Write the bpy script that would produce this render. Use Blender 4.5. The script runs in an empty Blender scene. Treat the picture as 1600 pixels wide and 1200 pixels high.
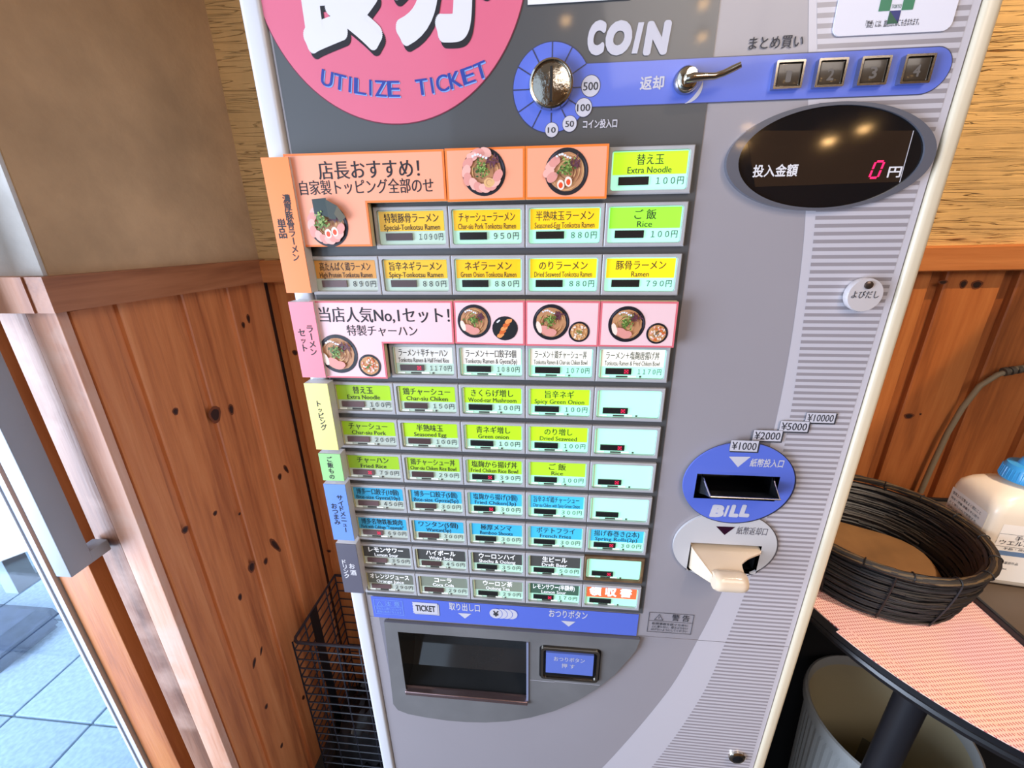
import bpy, bmesh, math, random
from mathutils import Vector, Matrix
from mathutils.geometry import tessellate_polygon
random.seed(7)
PI = math.pi
SC = bpy.context.scene
COL = SC.collection

# ------------------------------------------------------------------ camera
F_PX = 656.9072
CAM = Vector((0.06353382, -0.4251321, -0.06697674))
_w = Vector((0.3526, 0.0932, 0.0043))
def _load_rot():
    w = Vector((0.35263, 0.09316, 0.00432))
    return w
def _rot(w):
    t = w.length; k = w / t
    K = Matrix(((0, -k.z, k.y), (k.z, 0, -k.x), (-k.y, k.x, 0)))
    return Matrix.Identity(3) + K * math.sin(t) + (K @ K) * (1 - math.cos(t))
RC = _rot(_w) @ Matrix(((1, 0, 0), (0, 0, -1), (0, 1, 0)))     # world -> camera (x right, y down, z forward)
cd = bpy.data.cameras.new('camera'); cam = bpy.data.objects.new('camera', cd); COL.objects.link(cam)
cd.sensor_width = 36; cd.lens = F_PX / 1600 * 36; cd.clip_start = 0.01
M = RC.transposed()
M = Matrix((( M[0][0], -M[0][1], -M[0][2]), (M[1][0], -M[1][1], -M[1][2]), (M[2][0], -M[2][1], -M[2][2])))
cam.matrix_world = Matrix.Translation(CAM) @ M.to_4x4()
SC.camera = cam

def P(px, py, Y=0.0):
    """point of the plane at depth Y (machine front = 0) seen at a photo pixel"""
    d = RC.transposed() @ Vector(((px - 800) / F_PX, (py - 600) / F_PX, 1))
    t = (Y - CAM.y) / d.y
    p = CAM + d * t
    return (p.x, p.z)

# ------------------------------------------------------------------ light and exposure
SC.view_settings.view_transform = 'Standard'; SC.view_settings.look = 'None'
SC.view_settings.exposure = 0.0; SC.view_settings.gamma = 1.0; SC.view_settings.use_curve_mapping = False
W = bpy.data.worlds.new('world'); SC.world = W; W.use_nodes = True
W.node_tree.nodes['Background'].inputs[0].default_value = (0.62, 0.78, 1.0, 1)
W.node_tree.nodes['Background'].inputs[1].default_value = 1.5
def area(name, loc, target, size, power, col, sy=None):
    l = bpy.data.lights.new(name, 'AREA'); l.energy = power; l.color = col; l.size = size
    if sy: l.shape = 'RECTANGLE'; l.size_y = sy
    o = bpy.data.objects.new(name, l); COL.objects.link(o); o.location = loc
    o.rotation_euler = (Vector(target) - Vector(loc)).to_track_quat('-Z', 'Y').to_euler(); return o
def spot(name, loc, target, power, col, ang, blend=.3, rad=.03):
    l = bpy.data.lights.new(name, 'SPOT'); l.energy = power; l.color = col; l.spot_size = math.radians(ang); l.spot_blend = blend
    l.shadow_soft_size = rad
    o = bpy.data.objects.new(name, l); COL.objects.link(o); o.location = loc
    o.rotation_euler = (Vector(target) - Vector(loc)).to_track_quat('-Z', 'Y').to_euler(); return o
area('daylight', (-1.85, -1.05, -0.60), (-0.2, 0.1, -0.85), 1.2, 92, (0.68, 0.79, 1.0), 1.5)
area('room_light', (0.9, -1.9, 1.10), (-0.1, 0.25, -0.5), 1.4, 25, (1.0, 0.89, 0.82), 1.0)
spot('wall_spot', (1.00, -0.30, 1.12), (0.60, 0.4, 0.35), 78, (1.0, 0.68, 0.34), 42.6, 0.06, .010)  # unseen spot; its cone edge is shaped to draw the wall's diagonal shadow
spot('machine_spot', (0.80, -1.3, 1.15), (0.36, 0.0, -0.05), 26, (1.0, 0.80, 0.60), 48, 1.0, .05)
spot('table_spot', (0.95, -0.55, 1.15), (0.72, 0.0, -0.6), 110, (1.0, 0.80, 0.62), 32, 0.7)

# ------------------------------------------------------------------ materials
def lin(c):
    return tuple(((v / 255) / 12.92 if v / 255 <= .04045 else ((v / 255 + .055) / 1.055) ** 2.4) for v in c) + (1,)
MC = {}
def mat(name, rgb, rough=.5, metal=0, emit=0, coat=0, spec=.5, noise=0, nscale=30, bump=0, ecol=None):
    if name in MC: return MC[name]
    m = bpy.data.materials.new(name); m.use_nodes = True; nt = m.node_tree; b = nt.nodes['Principled BSDF']
    c = lin(rgb)
    b.inputs['Base Color'].default_value = c; b.inputs['Roughness'].default_value = rough
    b.inputs['Metallic'].default_value = metal; b.inputs['Coat Weight'].default_value = coat; b.inputs['Coat Roughness'].default_value = .06
    b.inputs['Specular IOR Level'].default_value = spec
    if emit:
        b.inputs['Emission Color'].default_value = lin(ecol) if ecol else c; b.inputs['Emission Strength'].default_value = emit
    if noise or bump:
        tc = nt.nodes.new('ShaderNodeTexCoord'); n = nt.nodes.new('ShaderNodeTexNoise'); n.inputs['Scale'].default_value = nscale; n.inputs['Detail'].default_value = 5
        nt.links.new(tc.outputs['Object'], n.inputs['Vector'])
        if noise:
            mx = nt.nodes.new('ShaderNodeMix'); mx.data_type = 'RGBA'; mx.blend_type = 'MULTIPLY'; mx.inputs[0].default_value = 1
            r = nt.nodes.new('ShaderNodeMapRange'); r.inputs[1].default_value = .3; r.inputs[2].default_value = .7
            r.inputs[3].default_value = 1 - noise; r.inputs[4].default_value = 1 + noise * .3
            nt.links.new(n.outputs['Fac'], r.inputs[0]); mx.inputs[6].default_value = c
            nt.links.new(r.outputs[0], mx.inputs[7]); nt.links.new(mx.outputs[2], b.inputs['Base Color'])
        if bump:
            bp = nt.nodes.new('ShaderNodeBump'); bp.inputs['Strength'].default_value = bump; bp.inputs['Distance'].default_value = .004
            nt.links.new(n.outputs['Fac'], bp.inputs['Height']); nt.links.new(bp.outputs[0], b.inputs['Normal'])
    MC[name] = m; return m

def node(nt, t, **k):
    n = nt.nodes.new(t)
    for a, v in k.items(): setattr(n, a, v)
    return n
def ramp(nt, fac, stops):
    r = node(nt, 'ShaderNodeValToRGB'); e = r.color_ramp.elements
    while len(e) < len(stops): e.new(.5)
    for q, (p_, c_) in zip(e, stops): q.position = p_; q.color = c_
    nt.links.new(fac, r.inputs[0]); return r.outputs[0]

def wood(name, dark, mid, light, axis=2, rough=.45, worn=0):
    if name in MC: return MC[name]
    m = bpy.data.materials.new(name); m.use_nodes = True; nt = m.node_tree; b = nt.nodes['Principled BSDF']; L = nt.links.new
    tc = node(nt, 'ShaderNodeTexCoord'); oi = node(nt, 'ShaderNodeObjectInfo')
    mp = node(nt, 'ShaderNodeMapping'); s = [1, 1, 1]; s[axis] = .07; mp.inputs['Scale'].default_value = s
    ad = node(nt, 'ShaderNodeVectorMath', operation='ADD'); L(tc.outputs['Object'], ad.inputs[0])
    ml = node(nt, 'ShaderNodeMath', operation='MULTIPLY'); L(oi.outputs['Random'], ml.inputs[0]); ml.inputs[1].default_value = 9
    L(ml.outputs[0], ad.inputs[1]); L(ad.outputs[0], mp.inputs['Vector'])
    n1 = node(nt, 'ShaderNodeTexNoise'); n1.inputs['Scale'].default_value = 22; n1.inputs['Detail'].default_value = 4; n1.inputs['Distortion'].default_value = 1.2; L(mp.outputs[0], n1.inputs['Vector'])
    n2 = node(nt, 'ShaderNodeTexNoise'); n2.inputs['Scale'].default_value = 190; n2.inputs['Detail'].default_value = 6; L(mp.outputs[0], n2.inputs['Vector'])
    ms = node(nt, 'ShaderNodeMath', operation='MULTIPLY'); L(n2.outputs['Fac'], ms.inputs[0]); ms.inputs[1].default_value = .35
    sm = node(nt, 'ShaderNodeMath', operation='ADD'); L(n1.outputs['Fac'], sm.inputs[0]); L(ms.outputs[0], sm.inputs[1])
    rv = node(nt, 'ShaderNodeMapRange'); L(oi.outputs['Random'], rv.inputs[0]); rv.inputs[3].default_value = -.1; rv.inputs[4].default_value = .1
    s2 = node(nt, 'ShaderNodeMath', operation='ADD'); L(sm.outputs[0], s2.inputs[0]); L(rv.outputs[0], s2.inputs[1])
    c = ramp(nt, s2.outputs[0], [(.36, lin(dark)), (.64, lin(mid)), (.95, lin(light))])
    if worn:
        n3 = node(nt, 'ShaderNodeTexNoise'); n3.inputs['Scale'].default_value = 9; n3.inputs['Detail'].default_value = 7; L(tc.outputs['Object'], n3.inputs['Vector'])
        f = ramp(nt, n3.outputs['Fac'], [(.5, (0, 0, 0, 1)), (.62, (worn, worn, worn, 1))])
        mx = node(nt, 'ShaderNodeMix', data_type='RGBA'); L(f, mx.inputs[0]); L(c, mx.inputs[6]); mx.inputs[7].default_value = lin((214, 178, 158)); c = mx.outputs[2]
    L(c, b.inputs['Base Color']); b.inputs['Roughness'].default_value = rough
    bp = node(nt, 'ShaderNodeBump'); bp.inputs['Strength'].default_value = .25; bp.inputs['Distance'].default_value = .002; L(n2.outputs['Fac'], bp.inputs['Height']); L(bp.outputs[0], b.inputs['Normal'])
    MC[name] = m; return m

def plaster(name, base, groove, combed=0, bumps=.5):
    if name in MC: return MC[name]
    m = bpy.data.materials.new(name); m.use_nodes = True; nt = m.node_tree; b = nt.nodes['Principled BSDF']; L = nt.links.new
    tc = node(nt, 'ShaderNodeTexCoord')
    n1 = node(nt, 'ShaderNodeTexNoise'); n1.inputs['Scale'].default_value = 9; n1.inputs['Detail'].default_value = 8; n1.inputs['Roughness'].default_value = .6; L(tc.outputs['Object'], n1.inputs['Vector'])
    c = ramp(nt, n1.outputs['Fac'], [(.3, lin(tuple(v * .86 for v in base))), (.7, lin(base))])
    h = n1.outputs['Fac']
    if combed:
        mp = node(nt, 'ShaderNodeMapping'); mp.inputs['Scale'].default_value = (1.0, 1.0, 26)
        L(tc.outputs['Object'], mp.inputs['Vector'])
        n2 = node(nt, 'ShaderNodeTexNoise'); n2.inputs['Scale'].default_value = 3.0; n2.inputs['Detail'].default_value = 3; n2.inputs['Roughness'].default_value = .5; n2.inputs['Distortion'].default_value = .5; L(mp.outputs[0], n2.inputs['Vector'])
        # thin dark furrows where the noise crosses a level
        m7 = node(nt, 'ShaderNodeMath', operation='MULTIPLY'); L(n2.outputs['Fac'], m7.inputs[0]); m7.inputs[1].default_value = 9
        fr = node(nt, 'ShaderNodeMath', operation='FRACT'); L(m7.outputs[0], fr.inputs[0])
        sb = node(nt, 'ShaderNodeMath', operation='SUBTRACT'); L(fr.outputs[0], sb.inputs[0]); sb.inputs[1].default_value = .5
        ab = node(nt, 'ShaderNodeMath', operation='ABSOLUTE'); L(sb.outputs[0], ab.inputs[0])
        f = ramp(nt, ab.outputs[0], [(0, (1, 1, 1, 1)), (.10, (0, 0, 0, 1))])
        mx = node(nt, 'ShaderNodeMix', data_type='RGBA'); mm = node(nt, 'ShaderNodeMath', operation='MULTIPLY'); n4 = node(nt, 'ShaderNodeTexNoise'); n4.inputs['Scale'].default_value = 7; L(tc.outputs['Object'], n4.inputs['Vector']); f4 = ramp(nt, n4.outputs['Fac'], [(.42, (0, 0, 0, 1)), (.58, (1, 1, 1, 1))]); L(f, mm.inputs[0]); L(f4, mm.inputs[1])
        L(mm.outputs[0], mx.inputs[0]); L(c, mx.inputs[6]); mx.inputs[7].default_value = lin(groove); c = mx.outputs[2]
        mh = node(nt, 'ShaderNodeMath', operation='SUBTRACT'); L(n2.outputs['Fac'], mh.inputs[0]); L(f, mh.inputs[1]); h = mh.outputs[0]
    L(c, b.inputs['Base Color']); b.inputs['Roughness'].default_value = .9; b.inputs['Specular IOR Level'].default_value = .2
    bp = node(nt, 'ShaderNodeBump'); bp.inputs['Strength'].default_value = bumps; bp.inputs['Distance'].default_value = .006; L(h, bp.inputs['Height']); L(bp.outputs[0], b.inputs['Normal'])
    MC[name] = m; return m

GLOSS = dict(rough=.32, coat=.35)
m_trim = mat('lamp_tinted_edge_trim', (216, 200, 172), rough=.35, coat=.2)  # right strip: pale frame colour with the warm lamp tint put in
m_frame = mat('painted_frame', (212, 210, 212), rough=.35, coat=.2)
m_lilac = mat('lilac_grey_print', (156, 149, 153), noise=.04, nscale=6, **GLOSS)
m_light = mat('pale_grey_print', (196, 190, 196), **GLOSS)
m_dark = mat('charcoal_print', (80, 80, 81), **GLOSS)
m_blue = mat('blue_print', (92, 112, 205), **GLOSS)
m_rline = mat('dark_line_print', (58, 62, 92), **GLOSS)
m_text = mat('dark_lettering', (52, 52, 58), rough=.6)
m_ink = mat('black_ink', (24, 18, 26), rough=.6)
m_white = mat('white_lettering', (222, 218, 220), rough=.5)
m_lgrey = mat('light_grey_lettering', (200, 196, 204), rough=.5)
m_navy = mat('navy_lettering', (40, 62, 150), rough=.5)
m_skyb = mat('sky_blue_lettering', (130, 165, 225), rough=.5)
m_pink = mat('pink_print', (222, 106, 132), noise=.05, nscale=8, **GLOSS)
m_chrome = mat('chrome', (215, 205, 190), rough=.12, metal=1)
m_black = mat('black_plastic', (20, 20, 22), rough=.35)
m_gloss = mat('black_glossy_plastic', (16, 17, 20), rough=.08, coat=.6)
m_house = mat('button_housing_plastic', (178, 176, 178), rough=.4, noise=.08, nscale=40)
m_houseb = mat('stained_housing_plastic', (120, 92, 62), rough=.6, noise=.5, nscale=60)
m_tray = mat('worn_grey_plastic', (112, 110, 110), rough=.55, noise=.18, nscale=14)
m_smoke = mat('smoked_plastic', (44, 46, 48), rough=.1, coat=.5, noise=.25, nscale=10)
m_cream = mat('cream_plastic', (240, 214, 184), rough=.22, coat=.4)
m_red = mat('red_led', (255, 20, 90), emit=1.4, ecol=(255, 24, 90))
m_redx = mat('red_led_cross', (235, 40, 80), emit=.5, ecol=(240, 30, 80))

def striped():
    m = bpy.data.materials.new('striped_print'); m.use_nodes = True; nt = m.node_tree; b = nt.nodes['Principled BSDF']; L = nt.links.new
    tc = node(nt, 'ShaderNodeTexCoord'); sp = node(nt, 'ShaderNodeSeparateXYZ'); L(tc.outputs['Object'], sp.inputs[0])
    a = node(nt, 'ShaderNodeMath', operation='ADD'); L(sp.outputs['Z'], a.inputs[0]); a.inputs[1].default_value = 10 * .672 + .0604 + .0018
    d = node(nt, 'ShaderNodeMath', operation='DIVIDE'); L(a.outputs[0], d.inputs[0]); d.inputs[1].default_value = .00672
    f = node(nt, 'ShaderNodeMath', operation='FRACT'); L(d.outputs[0], f.inputs[0])
    g = node(nt, 'ShaderNodeMath', operation='LESS_THAN'); L(f.outputs[0], g.inputs[0]); g.inputs[1].default_value = .48
    mx = node(nt, 'ShaderNodeMix', data_type='RGBA'); L(g.outputs[0], mx.inputs[0]); mx.inputs[6].default_value = lin((196, 190, 196)); mx.inputs[7].default_value = lin((150, 142, 146))
    L(mx.outputs[2], b.inputs['Base Color']); b.inputs['Roughness'].default_value = .32; b.inputs['Coat Weight'].default_value = .35; b.inputs['Coat Roughness'].default_value = .06
    return m
m_stripe = striped()

# ------------------------------------------------------------------ mesh helpers
class MB:
    def __init__(s): s.v = []; s.f = []; s.mi = []; s.mats = []; s.smooth = []
    def m(s, material):
        if material not in s.mats: s.mats.append(material)
        return s.mats.index(material)
    def add(s, vs, fs, material, smooth=False):
        k = len(s.v); i = s.m(material); s.v += [tuple(v) for v in vs]
        for f in fs: s.f.append([k + q for q in f]); s.mi.append(i); s.smooth.append(smooth)
    def box(s, x0, x1, y0, y1, z0, z1, material, rz=0, c=None):
        vs = [Vector((x, y, z)) for x in (x0, x1) for y in (y0, y1) for z in (z0, z1)]
        if rz:
            c = Vector(c) if c else Vector(((x0 + x1) / 2, (y0 + y1) / 2, 0)); R_ = Matrix.Rotation(rz, 3, 'Z')
            vs = [R_ @ (v - c) + c for v in vs]
        s.add(vs, [(0, 1, 3, 2), (4, 6, 7, 5), (0, 4, 5, 1), (2, 3, 7, 6), (0, 2, 6, 4), (1, 5, 7, 3)], material)
    def bbox(s, x0, x1, y0, y1, z0, z1, b, material):
        """box with chamfered edges"""
        bm = bmesh.new(); bmesh.ops.create_cube(bm, size=1)
        for v in bm.verts: v.co = Vector(((x0 + x1) / 2 + v.co.x * (x1 - x0), (y0 + y1) / 2 + v.co.y * (y1 - y0), (z0 + z1) / 2 + v.co.z * (z1 - z0)))
        bmesh.ops.bevel(bm, geom=bm.edges[:], offset=b, segments=3, profile=.6, affect='EDGES')
        s.bm(bm, material, True); bm.free()
    def bm(s, bm, material, smooth=False):
        bm.verts.index_update()
        s.add([v.co.copy() for v in bm.verts], [[v.index for v in f.verts] for f in bm.faces], material, smooth)
    def flat(s, loops, y, material, t=0):
        """polygon with holes in a vertical plane (x,z), front at y, thickness t backwards"""
        ls = []
        for L_ in loops: ls.append([Vector((p[0], p[1], 0)) for p in L_])
        tri = tessellate_polygon(ls); flatp = [p for l in ls for p in l]
        vs = [(p.x, y, p.y) for p in flatp]; fs = []
        for a, b, c in tri:
            A, B, C_ = flatp[a], flatp[b], flatp[c]
            cr = (B.x - A.x) * (C_.y - A.y) - (B.y - A.y) * (C_.x - A.x)
            fs.append((a, b, c) if cr > 0 else (a, c, b))
        s.add(vs, fs, material)
        if t:
            for l in ls:
                n = len(l); vs = [(p.x, y, p.y) for p in l] + [(p.x, y + t, p.y) for p in l]
                s.add(vs, [(i, (i + 1) % n, (i + 1) % n + n, i + n) for i in range(n)], material)
            s.add([(p.x, y + t, p.y) for p in flatp], [(a, b, c) for a, b, c in tri], material)
    def rect(s, x0, x1, z0, z1, y, material, t=0): s.flat([[(x0, z0), (x1, z0), (x1, z1), (x0, z1)]], y, material, t)
    def tube(s, pts, r, material, n=8, cap=True, radii=None):
        pts = [Vector(p) for p in pts]; vs = []; fs = []; prev = None
        for i, p in enumerate(pts):
            d = (pts[min(i + 1, len(pts) - 1)] - pts[max(i - 1, 0)]).normalized()
            if prev is None:
                u = d.cross(Vector((0, 0, 1)))
                if u.length < 1e-3: u = d.cross(Vector((1, 0, 0)))
            else: u = prev - d * prev.dot(d)
            u.normalize(); prev = u; w = d.cross(u); rr = radii[i] if radii else r
            for k in range(n):
                a = 2 * PI * k / n; vs.append(p + (u * math.cos(a) + w * math.sin(a)) * rr)
        for i in range(len(pts) - 1):
            for k in range(n): fs.append((i * n + k, i * n + (k + 1) % n, (i + 1) * n + (k + 1) % n, (i + 1) * n + k))
        if cap: fs += [tuple(range(n))[::-1], tuple(range((len(pts) - 1) * n, len(pts) * n))]
        s.add(vs, fs, material, True)
    def lathe(s, prof, c, material, n=48, axis='Z', sx=1, sy=1, closed=False):
        vs = []; fs = []
        for (r, h) in prof:
            for k in range(n):
                a = 2 * PI * k / n
                if axis == 'Z': vs.append((c[0] + r * math.cos(a) * sx, c[1] + r * math.sin(a) * sy, c[2] + h))
                else: vs.append((c[0] + r * math.cos(a) * sx, c[1] + h, c[2] + r * math.sin(a) * sy))
        for i in range(len(prof) - 1):
            for k in range(n): fs.append((i * n + k, i * n + (k + 1) % n, (i + 1) * n + (k + 1) % n, (i + 1) * n + k))
        s.add(vs, fs, material, True)
    def text(s, st, x0, x1, zc, h, y, material, bold=0, shear=0, rot=0):
        g = glyph(st, 0, shear, 8 if h > .05 else 4 if h > .012 else 2); w = (g[2] - g[1]) or 1
        if x1 is None: kx = h / .9; x1 = x0 + w * kx
        if x0 is None: kx = h / .9; x0 = -w * kx / 2; x1 = -x0
        k = (x1 - x0) / w; kz = h / .9
        xm = (x0 + x1) / 2
        nb = 0 if bold <= .004 else (2 if bold < .02 else (4 if bold < .035 else 28)); offs = [(0, 0)] + [(bold * math.cos(2 * PI * i / nb), bold * math.sin(2 * PI * i / nb)) for i in range(nb)]
        for oi_, (ox, oz) in enumerate(offs):
            vs = []; yy = y - oi_ * .000004
            for vx, vz in g[0]:
                X = x0 + (vx - g[1] + ox) * k; Z = (vz - .36 + oz) * kz
                if rot:
                    dx = X - xm; X = xm + dx * math.cos(rot) - Z * math.sin(rot); Z = dx * math.sin(rot) + Z * math.cos(rot)
                vs.append((X, yy, zc + Z))
            s.add(vs, g[3], material)
    def build(s, name, parent=None, label=None, cat=None, group=None, kind=None, recalc=False):
        me = bpy.data.meshes.new(name); me.from_pydata(s.v, [], s.f)
        for m_ in s.mats: me.materials.append(m_)
        me.polygons.foreach_set('material_index', s.mi); me.polygons.foreach_set('use_smooth', s.smooth)
        if any(s.smooth):
            pass
        if recalc:
            bm = bmesh.new(); bm.from_mesh(me); bmesh.ops.recalc_face_normals(bm, faces=bm.faces[:]); bm.to_mesh(me); bm.free()
        if any(s.smooth): me.set_sharp_from_angle(angle=math.radians(38))
        me.update()
        o = bpy.data.objects.new(name, me); COL.objects.link(o); o.parent = parent
        return tag(o, label, cat, group, kind)
def tag(o, label=None, cat=None, group=None, kind=None):
    if label: o['label'] = label
    if cat: o['category'] = cat
    if group: o['group'] = group
    if kind: o['kind'] = kind
    return o
def empty(name, loc, label=None, cat=None, group=None, kind=None):
    o = bpy.data.objects.new(name, None); COL.objects.link(o); o.location = loc; o.empty_display_size = .05
    return tag(o, label, cat, group, kind)
GC = {}
def glyph(st, bold=0, shear=0, res=2):
    k = (st, shear, res)
    if k in GC: return GC[k]
    c = bpy.data.curves.new('t', 'FONT'); c.body = st; c.resolution_u = res; c.shear = shear
    o = bpy.data.objects.new('t', c); me = bpy.data.meshes.new_from_object(o)
    vs = [(v.co.x, v.co.y) for v in me.vertices]; fs = []
    for p_ in me.polygons: fs.append(tuple(p_.vertices))
    xs = [v[0] for v in vs] or [0]
    GC[k] = (vs, min(xs), max(xs), fs)
    bpy.data.objects.remove(o); bpy.data.meshes.remove(me); bpy.data.curves.remove(c)
    return GC[k]
def ell(cx, cz, rx, rz, n=64, a0=0, a1=2 * PI):
    full = abs(a1 - a0 - 2 * PI) < 1e-6
    return [(cx + rx * math.cos(a0 + (a1 - a0) * i / (n if full else n - 1)), cz + rz * math.sin(a0 + (a1 - a0) * i / (n if full else n - 1))) for i in range(n)]
def rrect(x0, x1, z0, z1, r, n=5):
    o = []
    for cx, cz, a in ((x1 - r, z1 - r, 0), (x0 + r, z1 - r, PI / 2), (x0 + r, z0 + r, PI), (x1 - r, z0 + r, 1.5 * PI)):
        for i in range(n + 1): o.append((cx + r * math.cos(a + PI / 2 * i / n), cz + r * math.sin(a + PI / 2 * i / n)))
    return o
def rc(x0, x1, z0, z1): return [(x0, z0), (x1, z0), (x1, z1), (x0, z1)]
FL = -1.37                       # floor height below the machine's first button row

# ------------------------------------------------------------------ room
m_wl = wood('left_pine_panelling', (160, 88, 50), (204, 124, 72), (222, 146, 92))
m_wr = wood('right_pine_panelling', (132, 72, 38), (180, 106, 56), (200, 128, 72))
m_wgap = mat('panel_groove_wood', (88, 44, 24), rough=.7)
m_rail = wood('pine_rail', (118, 68, 42), (160, 100, 64), (184, 122, 82), axis=1)
m_railx = wood('pine_rail_lengthwise', (140, 80, 42), (184, 112, 62), (202, 132, 78), axis=0)
m_weath = wood('weathered_pine_jamb', (92, 58, 42), (138, 94, 70), (170, 126, 102), worn=.35)
m_stile = wood('worn_pine_jamb', (150, 92, 64), (204, 146, 116), (222, 176, 150), worn=.8)
m_knot = mat('pine_knot', (46, 20, 12), rough=.6)
m_knr = mat('pine_knot_ring', (112, 56, 28), rough=.6)
m_plL = plaster('smooth_clay_plaster', (204, 168, 128), (110, 80, 50), 0, .6)
m_plB = plaster('combed_clay_plaster', (226, 188, 130), (112, 70, 30), 1, .7)
m_plE = plaster('rough_white_plaster', (214, 210, 204), (150, 146, 140), 0, 1.0)
XL, YB = -.524, .40

b = MB(); b.box(-3.2, 2.2, -3.0, 3.0, FL - .05, FL, mat('dark_shop_floor', (52, 50, 50), rough=.6, noise=.3, nscale=12)); b.build('floor', kind='structure')
b = MB(); b.box(XL, 2.2, YB, YB + .1, -.125, 1.3, m_plB); b.build('wall_back', kind='structure')
wb = empty('wall_back_lower', (0, 0, 0), kind='structure')
b = MB(); b.box(XL, 2.2, YB + .012, YB + .1, FL, -.126, m_wgap); b.build('backing', wb)
# a length of tongued board: profile across, extruded vertically
def plank(kind, a0, a1, z0, z1, parent, material, groove):
    """kind 'L': across = Y on the left wall, face at XL; 'B': across = X on the back wall, face at YB"""
    gd = .0115 if kind == 'B' else .0065
    prof = [(a0, .0125), (a0, gd), (a0 + groove, gd), (a0 + groove + .0015, .0015), (a0 + groove + .004, 0), (a1 - .004, 0), (a1 - .0005, .004), (a1 - .0005, .0125)]
    vs = []; n = len(prof)
    for z in (z0, z1):
        for a, d in prof: vs.append((XL - d, a, z) if kind == 'L' else (a, YB + d, z))
    fs = [(i, (i + 1) % n, (i + 1) % n + n, i + n) for i in range(n)] + [tuple(range(n)), tuple(range(n, 2 * n))]
    q = MB(); q.add(vs, fs, material); return q.build('plank', parent, recalc=True)
x = .732 - .1165 * 11; k = 0
planksB = []
while x < 2.1:
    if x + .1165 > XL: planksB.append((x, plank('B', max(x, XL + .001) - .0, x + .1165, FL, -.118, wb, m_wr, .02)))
    x += .1165
b = MB()   # dado rail on the back wall, dropping slightly to the left as in the photo
zl, zr = -.119, -.094
def railz(x): return zl + (x - XL) * (zr - zl) / (.692 - XL)
vs = [];
for x in (XL, 2.2):
    zt = railz(min(x, 1.3)); zb = zt - .042
    vs += [(x, YB - .016, zb), (x, YB - .018, zb + .002), (x, YB - .018, zt - .003), (x, YB - .014, zt), (x, YB + .01, zt), (x, YB + .01, zb)]
b.add(vs, [(i, (i + 1) % 6, (i + 1) % 6 + 6, i + 6) for i in range(6)] + [(0, 1, 2, 3, 4, 5), (6, 7, 8, 9, 10, 11)], m_railx); b.build('trim_1', kind='structure', recalc=True)

wl = empty('wall_left_lower', (XL, 0, 0), kind='structure'); wl.location = (0, 0, 0)
b = MB(); b.box(-.56, XL - .008, .040, YB + .05, FL, -.13, m_wgap); b.build('backing', wl)
lp = []
for a0, a1 in ((.024, .083), (.083, .187), (.187, .286), (.286, .4065)):
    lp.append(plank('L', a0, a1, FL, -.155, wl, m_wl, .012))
b = MB(); b.box(-.60, XL + .002, .028, YB + .01, -.125, 1.3, m_plL); b.build('wall_left', kind='structure')
b = MB(); b.box(-1.0, XL + .0, .0235, .07, -.111, 1.3, m_plE); b.build('wall_front_left', kind='structure')
# rails left wall and end face
b = MB()
ztf, ztb = -.111, -.117
vs = [(XL + .014, .010, -.152), (XL + .014, .010, ztf), (XL - .01, .010, ztf), (XL - .01, .010, -.152), (XL + .014, YB, -.160), (XL + .014, YB, ztb), (XL - .01, YB, ztb), (XL - .01, YB, -.160)]
b.add(vs, [(0, 1, 2, 3), (4, 7, 6, 5), (0, 4, 5, 1), (1, 5, 6, 2), (2, 6, 7, 3), (3, 7, 4, 0)], m_rail); b.build('trim_2', kind='structure', recalc=True)
b = MB(); b.box(-1.0, XL - .010, .008, .03, -.152, -.111, m_stile); b.build('trim_3', kind='structure')
# jamb boards below the end face (faces toward the camera)
jb = empty('door_frame', (0, 0, 0), 'worn pine jamb boards of the entrance, lit pinkish by daylight', None, kind='structure')
for x0, x1, y0, mm in ((-.566, -.5243, .022, m_stile), (-.617, -.576, .030, m_weath), (-.720, -.655, .034, m_wr)):
    q = MB(); q.bbox(x0, x1, y0, y0 + (.012 if x1 > -.53 else .03), FL, -.153, .0015, mm); q.build('board', jb)
for x0, x1, y0 in ((-.577, -.565, .042), (-.656, -.616, .066)):
    q = MB(); q.box(x0, x1, y0, y0 + .01, FL, -.153, m_wgap); q.build('backing', jb)
# knots
def knot(kind, px, py, rx, rz, par, tilt=0):
    if kind == 'L':
        d = RC.transposed() @ Vector(((px - 800) / F_PX, (py - 600) / F_PX, 1)); t = (XL - CAM.x) / d.x; p_ = CAM + d * t; c = (p_.y, p_.z)
    else: c = P(px, py, YB)
    if kind == 'L': par = lp[max(i for i, y_ in enumerate((.0, .083, .187, .286)) if y_ <= c[0])]
    q = MB(); n = 12
    for s_, dd, mm in ((1.6, .0003, m_knr), (1.05, .0006, m_knot)):
        vs = []
        for i in range(n):
            a = 2 * PI * i / n; u = rx * s_ * math.cos(a) * (1 + .15 * math.sin(3 * a)); v = rz * s_ * math.sin(a)
            u, v = u * math.cos(tilt) - v * math.sin(tilt), u * math.sin(tilt) + v * math.cos(tilt)
            vs.append((XL + dd, c[0] + u, c[1] + v) if kind == 'L' else (c[0] + u, YB - dd, c[1] + v))
        q.add(vs, [tuple(range(n))], mm)
    q.build('knot', par)
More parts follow.
